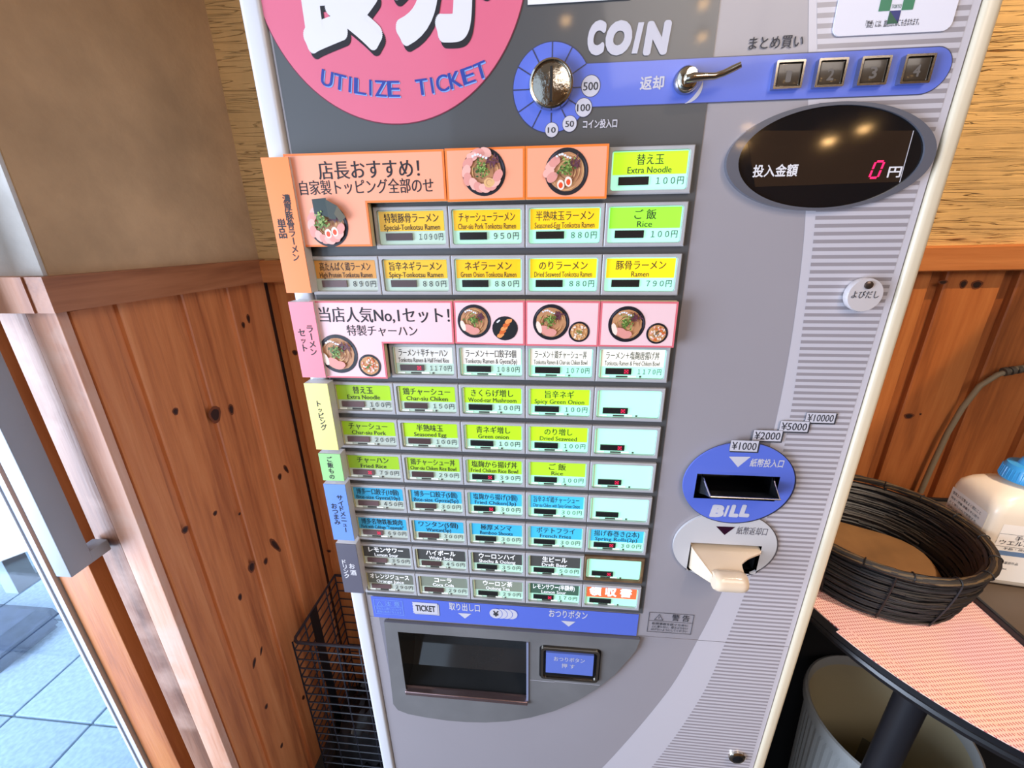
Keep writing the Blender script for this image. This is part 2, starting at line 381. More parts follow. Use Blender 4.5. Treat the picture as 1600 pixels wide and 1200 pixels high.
for px, py, rx, rz, ti in ((336, 648, .0085, .010, 0), (361, 640, .004, .007, 0), (274, 643, .0035, .004, 0), (380, 508, .003, .004, 0), (388, 498, .003, .006, 0), (437, 745, .004, .005, 0), (447, 733, .003, .009, .4), (393, 886, .006, .008, 0), (415, 877, .004, .005, 0), (430, 852, .004, .018, .4), (336, 802, .003, .003, 0), (289, 828, .004, .004, 0), (375, 933, .003, .005, 0), (374, 803, .002, .002, 0), (397, 1036, .003, .007, -.5), (408, 1017, .002, .006, -.5), (474, 1090, .003, .005, .3), (416, 1104, .003, .004, 0), (440, 1165, .003, .004, 0)):
    knot('L', px, py, rx, rz, None, ti)
wbk = [o for _, o in planksB]
for px, py, rx, rz in ((1473, 441, .005, .0025), (1505, 444, .004, .005), (1526, 445, .006, .005), (1420, 650, .006, .004), (1352, 671, .004, .003), (1438, 647, .0015, .0015), (461, 551, .004, .004), (514, 861, .004, .003)):
    xx = P(px, py, YB)[0]
    par = ([planksB[0][1]] + [o for xx0, o in planksB if xx0 <= xx])[-1]
    knot('B', px, py, rx, rz, par)

# shop behind the camera (seen only in reflections) and ceiling
b = MB(); b.box(-1.0, 2.2, -3.0, YB + .1, 1.25, 1.3, mat('ceiling_paint', (150, 128, 104), rough=.9)); b.build('ceiling', kind='structure')
b = MB(); b.box(-.6, 2.2, -2.7, -2.6, FL, 1.25, plaster('shop_plaster', (150, 112, 74), (90, 60, 30), 0, .3)); b.build('wall_front', kind='structure')
b = MB(); b.box(2.1, 2.2, -2.6, YB, FL, 1.25, plaster('shop_plaster_side', (150, 112, 74), (90, 60, 30), 0, .3)); b.build('wall_right', kind='structure')

# outside paving
m_tile = mat('grey_granite_tile', (176, 196, 214), rough=.7, noise=.22, nscale=90)
gl = MB(); gl.box(-4.5, -.735, -1.2, 3.2, FL + .0005, FL + .001, mat('paving_joint', (96, 116, 124), rough=.9)); pav = gl.build('paving_joint')
pave = empty('paving', (0, 0, FL), 'pale bluish granite paving tiles outside the entrance', kind='structure'); pav.parent = pave; pav.location = (0, 0, -FL)
for i in range(-3, 4):
    for j in range(-3, 6):
        x1 = -1.205 + i * .25 - .003; x0 = x1 - .25 + .006; y0 = .243 + j * .30 + .003; y1 = y0 + .294
        if x1 > -.76 or x1 < -3: continue
        if i == -1: y0 -= .0; y1 -= .0
        q = MB(); q.bbox(x0, x1, y0, y1, -.02, .009, .003, m_tile); t_ = q.build('tile', pave)
q = MB()
bm = bmesh.new(); bmesh.ops.create_cube(bm, size=1)
for v in bm.verts: v.co = Vector((-1.94 + v.co.x * .62 * (1 - .1 * v.co.z), .43 + v.co.y * .22 * (1 - .1 * v.co.z), FL + .055 + v.co.z * .09))
bmesh.ops.bevel(bm, geom=bm.edges[:], offset=.03, segments=3, affect='EDGES'); q.bm(bm, mat('slate_blue_stone', (66, 76, 104), rough=.8, noise=.5, nscale=18, bump=.8), True)
q.build('stone_block', label='dark slate blue stone block on the paving outside the entrance', cat='stone')

# glass door leaf with aluminium edge and its pull handles
m_glass = bpy.data.materials.new('clear_glass'); m_glass.use_nodes = True
_nt = m_glass.node_tree; _o = _nt.nodes['Material Output']; _g = node(_nt, 'ShaderNodeBsdfGlossy'); _t = node(_nt, 'ShaderNodeBsdfTransparent'); _m = node(_nt, 'ShaderNodeMixShader')
_g.inputs['Roughness'].default_value = .02; _t.inputs[0].default_value = (.93, .97, 1, 1); _m.inputs[0].default_value = .07
_nt.links.new(_t.outputs[0], _m.inputs[1]); _nt.links.new(_g.outputs[0], _m.inputs[2]); _nt.links.new(_m.outputs[0], _o.inputs[0])
m_alu = mat('pale_aluminium', (196, 196, 200), rough=.35)
m_steelp = mat('grey_powder_coat', (158, 164, 174), rough=.45, noise=.08, nscale=12)
dr = empty('door_1', (-.73, .03, FL), kind='structure')
def loc(o): o.location = (-o.parent.location.x, -o.parent.location.y, -o.parent.location.z); return o
q = MB(); q.box(-.731, -.722, .028, .044, FL, .9, m_alu); loc(q.build('edge_strip', dr))
q = MB(); q.box(-.739, -.7315, .031, .041, FL, .9, mat('grey_seal', (140, 150, 168), rough=.6)); loc(q.build('seal', dr))
q = MB(); q.box(-.745, -.7395, .029, .043, FL, .9, m_alu); loc(q.build('edge_strip', dr))
q = MB(); q.box(-1.7, -.745, .033, .039, FL + .01, .9, m_glass); loc(q.build('pane', dr))
def handle(x0, x1, y0, y1, yf, zb, zt, name, label):
    q = MB(); q.bbox(x0, x1, y0, y1, zb, zt, .0012, m_steelp)
    q.bbox(x0, x1, y1 - .001, yf, zb, zb + .018, .001, m_steelp)
    q.bbox(x0, x1, y1 - .001, yf, zt - .009, zt, .001, m_steelp)
    return q.build(name, label=label, cat='door handle')
handle(-.614, -.590, -.030, .001, .026, -.512, -.02, 'door_handle', 'grey square metal pull handle in front of the pine jamb boards')
h2 = handle(-.996, -.966, .115, .150, .178, -.727, -.10, 'door_handle', 'grey square metal pull handle seen through the glass at the left edge')

# ------------------------------------------------------------------ ticket machine
mach = empty('ticket_machine', (.095, .18, FL), 'tall pale grey meal ticket vending machine with rows of lit menu buttons', 'vending machine')
MO = Vector(mach.location)
def mp(q, name, label=None, kind=None, parent=None, recalc=False):
    o = q.build(name, parent or mach, label=label, kind=kind, recalc=recalc)
    if parent is None: o.location = -MO
    return o
X0, X1 = -.2085, .3965
q = MB()                                   # open-fronted cabinet
q.box(X0 + .004, X0 + .016, .025, .36, -1.31, .24, m_frame); q.box(X1 - .016, X1 - .004, .025, .36, -1.31, .24, m_frame)
q.box(X0 + .004, X1 - .004, .348, .36, -1.31, .24, m_frame); q.box(X0 + .004, X1 - .004, .025, .36, .228, .24, m_frame)
q.box(X0 + .004, X1 - .004, .025, .36, -1.31, -1.298, m_frame); mp(q, 'cabinet')
q = MB(); q.box(X0 + .02, X1 - .02, .06, .33, FL, -1.31, m_black); mp(q, 'plinth')
# rounded door frame around the edge
bm = bmesh.new()
for x0, x1, z0, z1 in ((X0, X0 + .0200, -1.30, .245), (X1 - .0130, X1, -1.30, .245), (X0, X1, .225, .245), (X0, X1, -1.30, -1.28)):
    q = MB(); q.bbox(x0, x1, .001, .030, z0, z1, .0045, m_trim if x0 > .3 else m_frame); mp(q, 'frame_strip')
UP = (-.187, .3822)
bill = (.2292, .3172, -.3575, -.3255); ret = (.2358, .3172, -.4650, -.4225); opn = (-.146, .0400, -.7290, -.6040); chb = (.0585, .1388, -.6700, -.6095)
q = MB(); q.flat([rc(UP[0], UP[1], -.5842, .226), rc(*bill), rc(*ret)], .0045, m_lilac, .004); mp(q, 'upper_panel')
q = MB(); q.flat([rc(UP[0], UP[1], -1.281, -.5850), rc(*opn)], .0045, m_lilac, .004); mp(q, 'lower_panel')
# graphics: pale arc and stripes
def arc(pts, n=40):
    """smooth x(z) curve through points"""
    pts = sorted(pts, key=lambda p_: -p_[1]); out = []
    for i in range(len(pts) - 1):
        p0 = pts[max(i - 1, 0)]; p1 = pts[i]; p2 = pts[i + 1]; p3 = pts[min(i + 2, len(pts) - 1)]
        for k in range(8):
            t = k / 8
            out.append(tuple(.5 * (2 * p1[d] + (-p0[d] + p2[d]) * t + (2 * p0[d] - 5 * p1[d] + 4 * p2[d] - p3[d]) * t * t + (-p0[d] + 3 * p1[d] - 3 * p2[d] + p3[d]) * t ** 3) for d in (0, 1)))
    out.append(pts[-1]); return out
A1 = [(.232, .225), (.258, .0955), (.2800, -.0100), (.2919, -.0793), (.2996, -.1594), (.3028, -.2335), (.3026, -.3000), (.3000, -.380), (.2940, -.445), (.2833, -.5067), (.2671, -.5829), (.2371, -.6941), (.1633, -.8670), (.09, -1.0), (-.04, -1.2)]
A2 = [(.240, .225), (.2640, .0955), (.2875, .0000), (.3000, -.0793), (.3080, -.1594), (.3145, -.2333), (.3173, -.2954), (.3172, -.38), (.3140, -.4761), (.3110, -.5096), (.3023, -.5828), (.2882, -.6809), (.2560, -.7975), (.21, -.92), (.12, -1.1), (.05, -1.2)]
c1 = arc(A1); c2 = arc(A2)
def cut(c, z0, z1):
    o = [p_ for p_ in c if z0 < p_[1] < z1]
    def at(z):
        for a, b_ in zip(c, c[1:]):
            if a[1] >= z >= b_[1]: t = (a[1] - z) / (a[1] - b_[1]); return (a[0] + (b_[0] - a[0]) * t, z)
        return (c[-1][0], z)
    return [at(z1)] + o + [at(z0)]
# LED oval, BILL oval and grey oval are separate raised plates, the print simply runs beneath them (slot areas cut out)
holes_u = [rc(bill[0], bill[1], bill[2], bill[3]), rc(ret[0], ret[1], ret[2], ret[3])]
def region(curve, xr, z0, z1, y, material, name, holes=True):
    """area between a curve and a straight right edge, leaving out the slot openings by stopping at their right side"""
    c = cut(curve, z0, z1)
    pts = []
    for x_, z_ in c:
        pts.append((x_, z_))
    q = MB(); q.flat([pts + [(xr, z0), (xr, z1)]], y, material); mp(q, name)
def region_h(curve, xr, z0, z1, y, material, name):
    q = MB()
    def piece(a, b_):
        pts = cut(curve, a, b_)
        blk = None
        for h in (bill, ret):
            if a >= h[2] - 1e-6 and b_ <= h[3] + 1e-6: blk = h
        if blk: pts = [(max(x_, blk[1]), z_) for x_, z_ in pts]
        q.flat([pts + [(xr, a), (xr, b_)]], y, material)
    zs = sorted([z0, bill[2], bill[3], ret[2], ret[3], z1])
    for a, b_ in zip(zs, zs[1:]): piece(a, b_)
    mp(q, name)
region_h(c1, UP[1], -.5842, .226, .0042, m_light, 'pale_graphic')
region(c1, UP[1], -1.195, -.5850, .0042, m_light, 'pale_graphic')
region_h(c2, UP[1] - .006, -.5842, .226, .0040, m_stripe, 'stripe_graphic')
region(c2, UP[1] - .006, -1.195, -.5850, .0040, m_stripe, 'stripe_graphic')
# charcoal field
q = MB(); q.rect(-.1850, .1908, -.5440, .226, .0039, m_dark); mp(q, 'charcoal_graphic')
q = MB(); q.flat([[P(592, 963, .0043), P(607, 964, .0043), P(614, 1060, .0043), P(610, 1059, .0043)]], .0041, mat('mid_grey_print', (128, 124, 132), **GLOSS)); mp(q, 'grey_graphic')
# pink title circle with lettering
PC = (-.077, .1408)
q = MB(); q.flat([ell(PC[0], PC[1], .1172, .1172, 96)], .0034, mat('dark_red_outline', (120, 40, 60), rough=.4))
q.flat([ell(PC[0], PC[1], .1164, .1164, 96)], .0032, m_pink); mp(q, 'title_circle')
q = MB()
for dx, dz, yy, mm in ((.0022, -.0042, .0029, m_ink), (0, 0, .0027, m_white)):
    q.text('食', -.164 + dx, -.081 + dx, .1350 + dz, .102, yy, mm, .052, 0)
    q.text('券', -.074 + dx, .008 + dx, .1370 + dz, .102, yy, mm, .052, 0)
mp(q, 'title_lettering')
q = MB()
for dx, dz, yy, mm in ((.0009, -.0009, .0029, m_skyb), (0, 0, .0027, m_navy)):
    st = 'UTILIZE  TICKET'; n = len(st); wd = [.0075 if ch == 'I' else .0075 if ch == ' ' else .0128 for ch in st]
    tot = sum(wd); s_ = -tot / 2 + .001
    cx, cz, R_ = -.0715, .0512 + .232, .232; sc_ = .152 / tot
    for ch, w_ in zip(st, wd):
        a = (s_ + w_ / 2) * sc_ / R_; s_ += w_
        if ch == ' ': continue
        xx = cx + R_ * math.sin(a); zz = cz - R_ * math.cos(a); ww = .0020 if ch == 'I' else .0102
        q.text(ch, xx - ww / 2 + dx, xx + ww / 2 + dx, zz + dz, .0158, yy, mm, 0 if ch == 'I' else .018, 0, a)
mp(q, 'title_lettering')
# blue coin band
q = MB()
dc = (.0596, .0463); R0 = .0330
def bandpoly(g):
    a1 = math.asin((.0629 + g - dc[1]) / (R0 + g)); a2 = -math.asin((dc[1] - .0318 + g) / (R0 + g))
    pts = ell(dc[0], dc[1], R0 + g, R0 + g, 60, a1, 2 * PI + a2)
    pts += [(.355, .0318 - g)] + ell(.3545, .0502, .019 + g, .0184 + g, 10, -PI / 2, 0)[1:] + ell(.3608, .0502, .0127 + g, .0127 + g, 8, 0, PI / 2)[1:]
    return pts
q.flat([bandpoly(.0007)], .0036, m_rline); q.flat([bandpoly(0)], .0034, m_blue)
for k in range(12):
    a = k * PI / 6
    if k in (0,): pass
    ca, sa = math.cos(a), math.sin(a); w_ = .0005; r0_, r1_ = .018, (.0330 if k not in (0, 11) else .025)
    q.flat([[(dc[0] + ca * r0_ - sa * w_, dc[1] + sa * r0_ + ca * w_), (dc[0] + ca * r0_ + sa * w_, dc[1] + sa * r0_ - ca * w_), (dc[0] + ca * r1_ + sa * w_, dc[1] + sa * r1_ - ca * w_), (dc[0] + ca * r1_ - sa * w_, dc[1] + sa * r1_ + ca * w_)]], .0032, m_rline)
mp(q, 'blue_coin_band')
def ptext(q, st, x0, x1, y0, y1, y, material, bold=0, shear=0, hs=1.0):
    """lettering fitted to the photo box x0..x1, y0..y1 on the plane y"""
    ym = (y0 + y1) / 2; a = P(x0, ym, y); b_ = P(x1, ym, y); t_ = P((x0 + x1) / 2, y0, y); u_ = P((x0 + x1) / 2, y1, y)
    zc = (t_[1] + u_[1]) / 2; q.text(st, a[0], b_[0], zc, abs(t_[1] - u_[1]) * 1.02 * hs, y, material, bold, shear)
Yt = .0031
q = MB(); 
for ch, a_, b_ in (('C', 921, 944), ('O', 950, 984), ('I', 988.5, 1005), ('N', 1010, 1044)): ptext(q, ch, a_, b_, 36, 80, Yt, m_lgrey, 0 if ch == 'I' else .080, .12, 1.28 if ch != 'I' else 1.42)
mp(q, 'coin_lettering', kind='stuff')
q = MB(); ptext(q, '返却', 1000.5, 1037, 120, 140, Yt, m_lgrey, .03); mp(q, 'return_lettering')
q = MB(); ptext(q, 'コイン投入口', 911, 964, 187, 200, Yt, m_lgrey, .03); mp(q, 'coin_lettering')
q = MB()
for st, cx, cy, r_ in (('500', 923, 134.4, 14.4), ('100', 911.8, 168, 12.7), ('50', 890, 193.4, 11), ('10', 862, 203, 10)):
    c = P(cx, cy, Yt); e = abs(P(cx + r_, cy, Yt)[0] - c[0])
    q.flat([ell(c[0], c[1], e * 1.06, e * 1.06, 32)], .0032, m_rline); q.flat([ell(c[0], c[1], e, e, 32)], .0031, m_lgrey)
    w_ = e * (.8 if len(st) == 3 else .6); q.text(st, c[0] - w_, c[0] + w_, c[1], e * 1.0, .0029, m_text, .015)
mp(q, 'coin_value_mark')
# coin slot
cs = (.0592, .0483)
q = MB(); q.lathe([(.0170, .003), (.0187, .003), (.0190, -.001), (.0182, -.0035), (.0168, -.0042), (.0160, -.0030), (.0158, -.0022)], (cs[0], 0, cs[1]), m_chrome, 48, 'Y'); mp(q, 'coin_slot_bezel', recalc=True)
q = MB(); q.lathe([(.0159, -.0022), (.012, -.0034), (.007, -.0042), (.0001, -.0045)], (cs[0], 0, cs[1]), mat('polished_steel', (170, 165, 155), rough=.16, metal=1, bump=.12, nscale=260), 40, 'Y'); o = mp(q, 'coin_slot_plate')
q = MB(); q.box(cs[0] - .0011, cs[0] + .0011, -.0052, -.0030, cs[1] - .0130, cs[1] + .0118, m_black); q.box(cs[0] + .0011, cs[0] + .0017, -.0050, -.0030, cs[1] - .0130, cs[1] + .0118, m_chrome); mp(q, 'coin_slit')
# return lever
lb = (.1709, .0474)
q = MB(); q.lathe([(.0100, .003), (.0098, -.002), (.0080, -.005), (.0062, -.0060), (.0001, -.0062)], (lb[0], 0, lb[1]), m_chrome, 32, 'Y'); mp(q, 'lever_boss', recalc=True)
q = MB(); q.tube([(lb[0], -.004, lb[1]), (lb[0], -.014, lb[1] + .001)], .0042, m_chrome, 12)
lp_ = [(.1670, -.0150, .0440), (.1720, -.0165, .0445), (.1800, -.0165, .0447), (.1880, -.0165, .0447), (.1940, -.0180, .0460), (.2000, -.0200, .0482), (.2050, -.0220, .0500)]
q.tube(lp_, .002, m_chrome, 10, True, [.0030, .0034, .0028, .0025, .0024, .0025, .0022]); mp(q, 'return_lever')
q = MB(); c = P(1060, 132, Yt)
def cres(cx, cz, R1, a0, a1, w_):
    o_ = []; i_ = []
    for k in range(17):
        t = k / 16; a = a0 + (a1 - a0) * t; ww = w_ * math.sin(PI * t)
        o_.append((cx + (R1 + ww / 2) * math.cos(a), cz + (R1 + ww / 2) * math.sin(a))); i_.append((cx + (R1 - ww / 2) * math.cos(a), cz + (R1 - ww / 2) * math.sin(a)))
    return o_ + i_[::-1][1:-1]
q.flat([cres(.1685, .0475, .0165, -1.35, -.02, .0032)], Yt, m_lgrey); mp(q, 'lever_mark')
# quantity buttons
for k in range(4):
    cx, cz = .2504 + .03195 * k, .0477
    q = MB(); q.flat([rrect(cx - .0110, cx + .0110, cz - .0098, cz + .0098, .0008, 2), rrect(cx - .0094, cx + .0094, cz - .0082, cz + .0082, .0005, 2)[::-1]], -.0022, m_chrome, .006); bz = mp(q, 'quantity_button')
    q = MB(); q.bbox(cx - .0092, cx + .0092, -.0012, .003, cz - .0080, cz + .0080, .0012, mat('bronze_glossy_button', (58, 48, 38), rough=.22, coat=.3)); o = q.build('button_cap', bz)
    q = MB(); q.text('1234'[k], cx - (.0013 if k == 0 else .0024), cx + (.0013 if k == 0 else .0024), cz - .0010, .0098, -.00135, mat('faded_numeral', (96, 90, 86), rough=.4), .03); q.build('numeral', bz)
q = MB(); ptext(q, 'まとめ買い', 1171, 1255, 56, 76, .0036, m_text, .012); mp(q, 'button_lettering')
# amount display
q = MB(); q.flat([ell(.2951, -.0135, .0833, .0412, 96), ell(.2956, -.0135, .0738, .0388, 96)[::-1]], -.0012, mat('grey_oval_rim', (92, 92, 100), rough=.3, coat=.4), .006); dsp = mp(q, 'amount_display')
q = MB(); q.flat([ell(.2956, -.0135, .0739, .0389, 96)], .0006, m_gloss, .003); q.build('screen', dsp)
q = MB(); q.flat([[P(1166, 204, .0003), P(1426, 204, .0003), P(1405, 284, .0003), P(1180, 292, .0003)]], .0004, mat('brown_room_reflection', (46, 34, 26), rough=.07, coat=.6))  # brown quad is the room's reflection, painted onto the screen
a, b_ = P(1427, 204, .0002), P(1405, 285, .0002); q.flat([[a, (a[0] + .0006, a[1]), (b_[0] + .0006, b_[1]), b_]], .0002, m_lgrey); q.build('display_window_reflection', dsp)
q = MB(); ptext(q, '投入金額', 1177, 1246, 258, 276, .0001, m_white, .025); q.build('lettering', dsp); q = MB(); ptext(q, '円', 1388, 1408, 260, 277, .0001, m_white, .02); q.build('lettering', dsp)
q = MB()
def seg(cx, cz, w_, h_, y, material, t=.0010):
    sh = .18
    def S(x, z): return (cx + x + z * sh, cz + z)
    for x0, z0, x1, z1 in ((-w_, .08 * h_, -w_, h_ - .1 * h_), (-w_, -h_ * .9, -w_, -h_ * .08), (w_, .08 * h_, w_, h_ * .9), (w_, -h_ * .9, w_, -.08 * h_)):
        q.flat([[S(x0 - t / 2, z0), S(x0 + t / 2, z0), S(x1 + t / 2, z1), S(x1 - t / 2, z1)]], y, material)
    for z in (h_, -h_): q.flat([[S(-w_ * .75, z - t / 2), S(w_ * .75, z - t / 2), S(w_ * .75, z + t / 2), S(-w_ * .75, z + t / 2)]], y, material)
c = P(1370, 265, .0001); seg(c[0], c[1], .0034, .0062, .0001, m_red, .0016); q.build('led_digit', dsp, label='glowing pinkish red zero')
# bill inlet
q = MB(); q.flat([ell(.2762, -.3385, .0600, .0525, 80), rc(*bill)], -.0006, mat('dark_oval_rim', (52, 54, 74), rough=.4), .0035)  # dark rim plate, the oval's thickness showing at lower right
bl = mp(q, 'bill_inlet')
q = MB(); q.flat([ell(.2745, -.3370, .0592, .0518, 80), rc(*bill)], -.0020, m_blue, .002); q.build('blue_oval', bl)
def recess(bx, y0, y1, material, parent, name):
    q = MB(); x0, x1, z0, z1 = bx
    vs = [(x0, y0, z0), (x1, y0, z0), (x1, y0, z1), (x0, y0, z1), (x0, y1, z0), (x1, y1, z0), (x1, y1, z1), (x0, y1, z1)]
    q.add(vs, [(0, 4, 5, 1), (1, 5, 6, 2), (2, 6, 7, 3), (3, 7, 4, 0), (4, 7, 6, 5)], material); return q.build(name, parent)
recess(bill, -.0020, .05, m_gloss, bl, 'slot')
q = MB()
Yf = -.028
tl, tr = (.2362, -.3370), (.3065, -.3372)
vs = [(.2365, .010, -.3545), (.3125, .010, -.3545), (tr[0], Yf, tr[1]), (tl[0], Yf, tl[1])]
vs += [(x_, y_, z_ - .0012) for x_, y_, z_ in vs]
q.add(vs, [(0, 1, 2, 3), (7, 6, 5, 4), (2, 3, 7, 6), (0, 3, 7, 4), (1, 2, 6, 5)], mat('dark_mirror_steel', (96, 98, 104), rough=.25, metal=.8))
for xs, x2 in ((.2365, tl[0]), (.3125, tr[0])):
    cur = []
    for k in range(9):
        t = k / 8; cur.append((xs + (x2 - xs) * t, .004 + (Yf - .004) * t, -.3270 - .0102 * t ** .7 * 1.0))
    bot = [(xs + (x2 - xs) * k / 8, .004 + (Yf - .004) * k / 8, -.3545 + (-.337 + .3545) * k / 8) for k in range(9)]
    vs = []
    for p_, r_ in zip(cur, bot): vs += [p_, (p_[0] + .001, p_[1], p_[2]), r_, (r_[0] + .001, r_[1], r_[2])]
    fs = []
    for k in range(8):
        a = k * 4; fs += [(a, a + 4, a + 6, a + 2), (a + 1, a + 3, a + 7, a + 5), (a, a + 1, a + 5, a + 4), (a + 2, a + 6, a + 7, a + 3)]
    q.add(vs, fs, mat('dark_mirror_steel', (70, 72, 78)))
    q.tube(cur, .0008, m_chrome, 6)
q.tube([(tl[0], Yf, tl[1]), (tr[0] + .001, Yf, tr[1])], .0008, m_chrome, 6)
q.build('bill_guide', bl)
q = MB(); ptext(q, '紙幣投入口', 1172, 1225, 718, 730, -.0022, m_lgrey, .02, .1); q.build('lettering', bl); q = MB(); 
for ch, a_, b_ in (('B', 1112, 1129), ('I', 1131.8, 1139), ('L', 1142, 1153), ('L', 1158, 1170)): ptext(q, ch, a_, b_, 790, 806, -.0022, m_lgrey, 0 if ch == 'I' else .080, .12, 1.28 if ch != 'I' else 1.42)
q.build('lettering', bl, kind='stuff')
q = MB(); q.flat([[P(1139, 713.5, -.0022), P(1153, 730, -.0022), P(1173, 713.8, -.0022)]], -.0022, m_lgrey); q.build('arrow_mark', bl)
# bill return
q = MB(); q.flat([ell(.2764, -.4275, .0600, .0500, 80), rc(*ret)], .0020, mat('dark_grey_rim', (96, 92, 98), rough=.4), .002); rt = mp(q, 'bill_return')
q = MB(); q.flat([ell(.2748, -.4260, .0592, .0493, 80), rc(*ret)], .0008, mat('pale_grey_oval', (196, 192, 192), rough=.35, coat=.3), .003); q.build('grey_oval', rt)
recess(ret, .0008, .05, m_black, rt, 'slot')
q = MB(); ptext(q, '紙幣返却口', 1150.7, 1199.5, 824.5, 836, .0006, mat('grey_lettering', (96, 92, 100)), .01, .1); q.build('lettering', rt)
q = MB(); q.flat([[P(1119, 822.5, .0006), P(1132, 836, .0006), P(1149, 823.5, .0006)]], .0006, mat('dark_maroon_window', (44, 14, 34), rough=.15)); q.build('arrow_mark', rt)
# cream scoop: top sheet, left cheek, rolled lip
q = MB()
xl_b, xr_b = .2375, .3160
def scz(t): return -.4275 - .004 * t - .010 * t * t
rows = []
N = 12
for k in range(N + 1):
    t = k / N; yy = .012 + (-.030 - .012) * t
    xl_ = xl_b + (.2530 - xl_b) * max(0, (t - .25) / .75) ** 1.3
    xr_ = xr_b + .002 if t < .38 else xr_b - (xr_b - .2890) * min(1, ((t - .38) / .30)) ** .55
    if t > .30 and t <= .38: xr_ = xr_b
    rows.append((xl_, xr_, yy, scz(t)))
vs = []; M_ = 6
for xl_, xr_, yy, zz in rows:
    for j in range(M_ + 1): vs.append((xl_ + (xr_ - xl_) * j / M_, yy, zz))
nv = len(vs); vs += [(x_, y_, z_ - .0025) for x_, y_, z_ in vs]; fs = []
for k in range(N):
    for j in range(M_):
        a = k * (M_ + 1) + j; fs += [(a, a + 1, a + M_ + 2, a + M_ + 1), (a + nv, a + nv + M_ + 1, a + nv + M_ + 2, a + nv + 1)]
    a = k * (M_ + 1); fs += [(a, a + M_ + 1, a + M_ + 1 + nv, a + nv)]; a += M_; fs += [(a, a + nv, a + nv + M_ + 1, a + M_ + 1)]
q.add(vs, fs, m_cream, True)
vs = []
for k in range(N + 1):
    xl_, xr_, yy, zz = rows[k]; t = k / N
    vs += [(xl_, yy, zz + .0005), (xl_ + .0022, yy, zz - .002), (xl_ * 1.0 + .0008 + .004 * t, yy - 0, -.4640 + .008 * t), (xl_ + .0030 + .004 * t, yy, -.4640 + .008 * t)]
fs = []
for k in range(N):
    a = k * 4; fs += [(a, a + 4, a + 6, a + 2), (a + 1, a + 3, a + 7, a + 5), (a, a + 1, a + 5, a + 4), (a + 2, a + 6, a + 7, a + 3)]
q.add(vs, fs, m_cream, True)
rl = []
for i in range(13): rl.append((.2535 + (.2890 - .2535) * i / 12, -.032, -.4462))
q.tube(rl, .012, m_cream, 20, True, [.0095, .0112] + [.0118] * 9 + [.0112, .0095])
q.build('return_scoop', rt, label='cream plastic scoop with rolled lip', recalc=True)
q = MB(); ptext(q, '', 0, 1, 0, 1, 0, m_text) if False else None
# banknote value plates
for st, x0, y0, x1, y1 in (('¥10000', 1259, 645, 1306, 661.5), ('¥5000', 1218, 658, 1264, 675), ('¥2000', 1176, 672, 1222, 689.5), ('¥1000', 1138, 685, 1182, 702.5)):
    a = P(x0, (y0 + y1) / 2, .002); c = P(x1, (y0 + y1) / 2, .002); zt = P((x0 + x1) / 2, y0, .002)[1]; zb = P((x0 + x1) / 2, y1, .002)[1]
    yy = -.0022 if st == '¥1000' else .0028 - .0003 * ['¥10000', '¥5000', '¥2000'].index(st)
    q = MB(); q.flat([rc(a[0] + .001, c[0] + .0014, zb - .0013, zt - .001)], yy - .0001, m_text); q.flat([rc(a[0], c[0], zb, zt)], yy - .0002, m_text)
    q.flat([rc(a[0] + .0003, c[0] - .0003, zb + .0003, zt - .0003)], yy - .0003, m_lgrey)
    q.text(st, a[0] + .002, c[0] - .0018, (zb + zt) / 2, (zt - zb) * .86, yy - .0004, m_text, .012); mp(q, 'banknote_value_plate')
# warning label
q = MB(); x0, x1, z0, z1 = .1993, .2564, -.5752, -.5405
def frame(q, x0, x1, z0, z1, w_, y, material): q.flat([rc(x0, x1, z0, z1), rc(x0 + w_, x1 - w_, z0 + w_, z1 - w_)[::-1]], y, material)
frame(q, x0, x1, z0, z1, .0006, .0038, m_text); q.rect(x0, x1, -.5556, -.5551, .0038, m_text)
q.flat([[(.2065, -.5536), (.2185, -.5536), (.2125, -.5428)], [(.2076, -.5530), (.2174, -.5530), (.2125, -.5440)][::-1]], .0038, m_text); q.rect(.2122, .2128, -.5510, -.5470, .0037, m_text)
q.text('警 告', .2290, .2510, -.5478, .0105, .0038, m_text, .01)
for i, st in enumerate(('転倒事故を防ぐために', '上に乗らない、揺さぶらない', 'はげないようにしてください')): q.text(st, .2045, .2510, -.5600 - .0052 * i, .0042, .0038, m_text, .01)
mp(q, 'warning_label')
# blue instruction strip
q = MB(); q.rect(-.1800, .1862, -.5838, -.5449, .0030, m_blue); bs = mp(q, 'blue_instruction_strip')
q = MB()
a = P(585, 946, .003); c = P(630, 950, .003); frame(q, a[0], c[0], -.5765, -.5500, .0005, .0027, m_skyb); q.rect(a[0], c[0], -.5628, -.5623, .0027, m_skyb)
q.text('注 意', a[0] + .0160, c[0] - .004, -.5565, .0085, .0027, m_skyb, 0); q.flat([[(a[0] + .004, -.5610), (a[0] + .013, -.5610), (a[0] + .0085, -.5525)], [(a[0] + .005, -.5605), (a[0] + .012, -.5605), (a[0] + .0085, -.5535)][::-1]], .0027, m_skyb)
q.text('取出口には物を入れないで', a[0] + .003, c[0] - .003, -.5665, .004, .0027, m_skyb); q.text('故障の原因になります', a[0] + .003, c[0] - .003, -.5720, .004, .0027, m_skyb)
q.build('caution_mark', bs)
q = MB(); a = P(645, 950, .003); c = P(684, 952, .003)
def tick(dx, dz, y, mm):
    pts = [(a[0] + dx, -.5500 + dz), (c[0] + dx, -.5500 + dz), (c[0] + dx, -.5700 + dz), (a[0] + dx, -.5700 + dz)]
    nz = 8
    left = [(a[0] + dx + (.0009 if i % 2 else 0), -.5700 + dz + .02 * i / nz) for i in range(1, nz)]
    q.flat([pts[0:1] + pts[1:4] + left], y, mm)
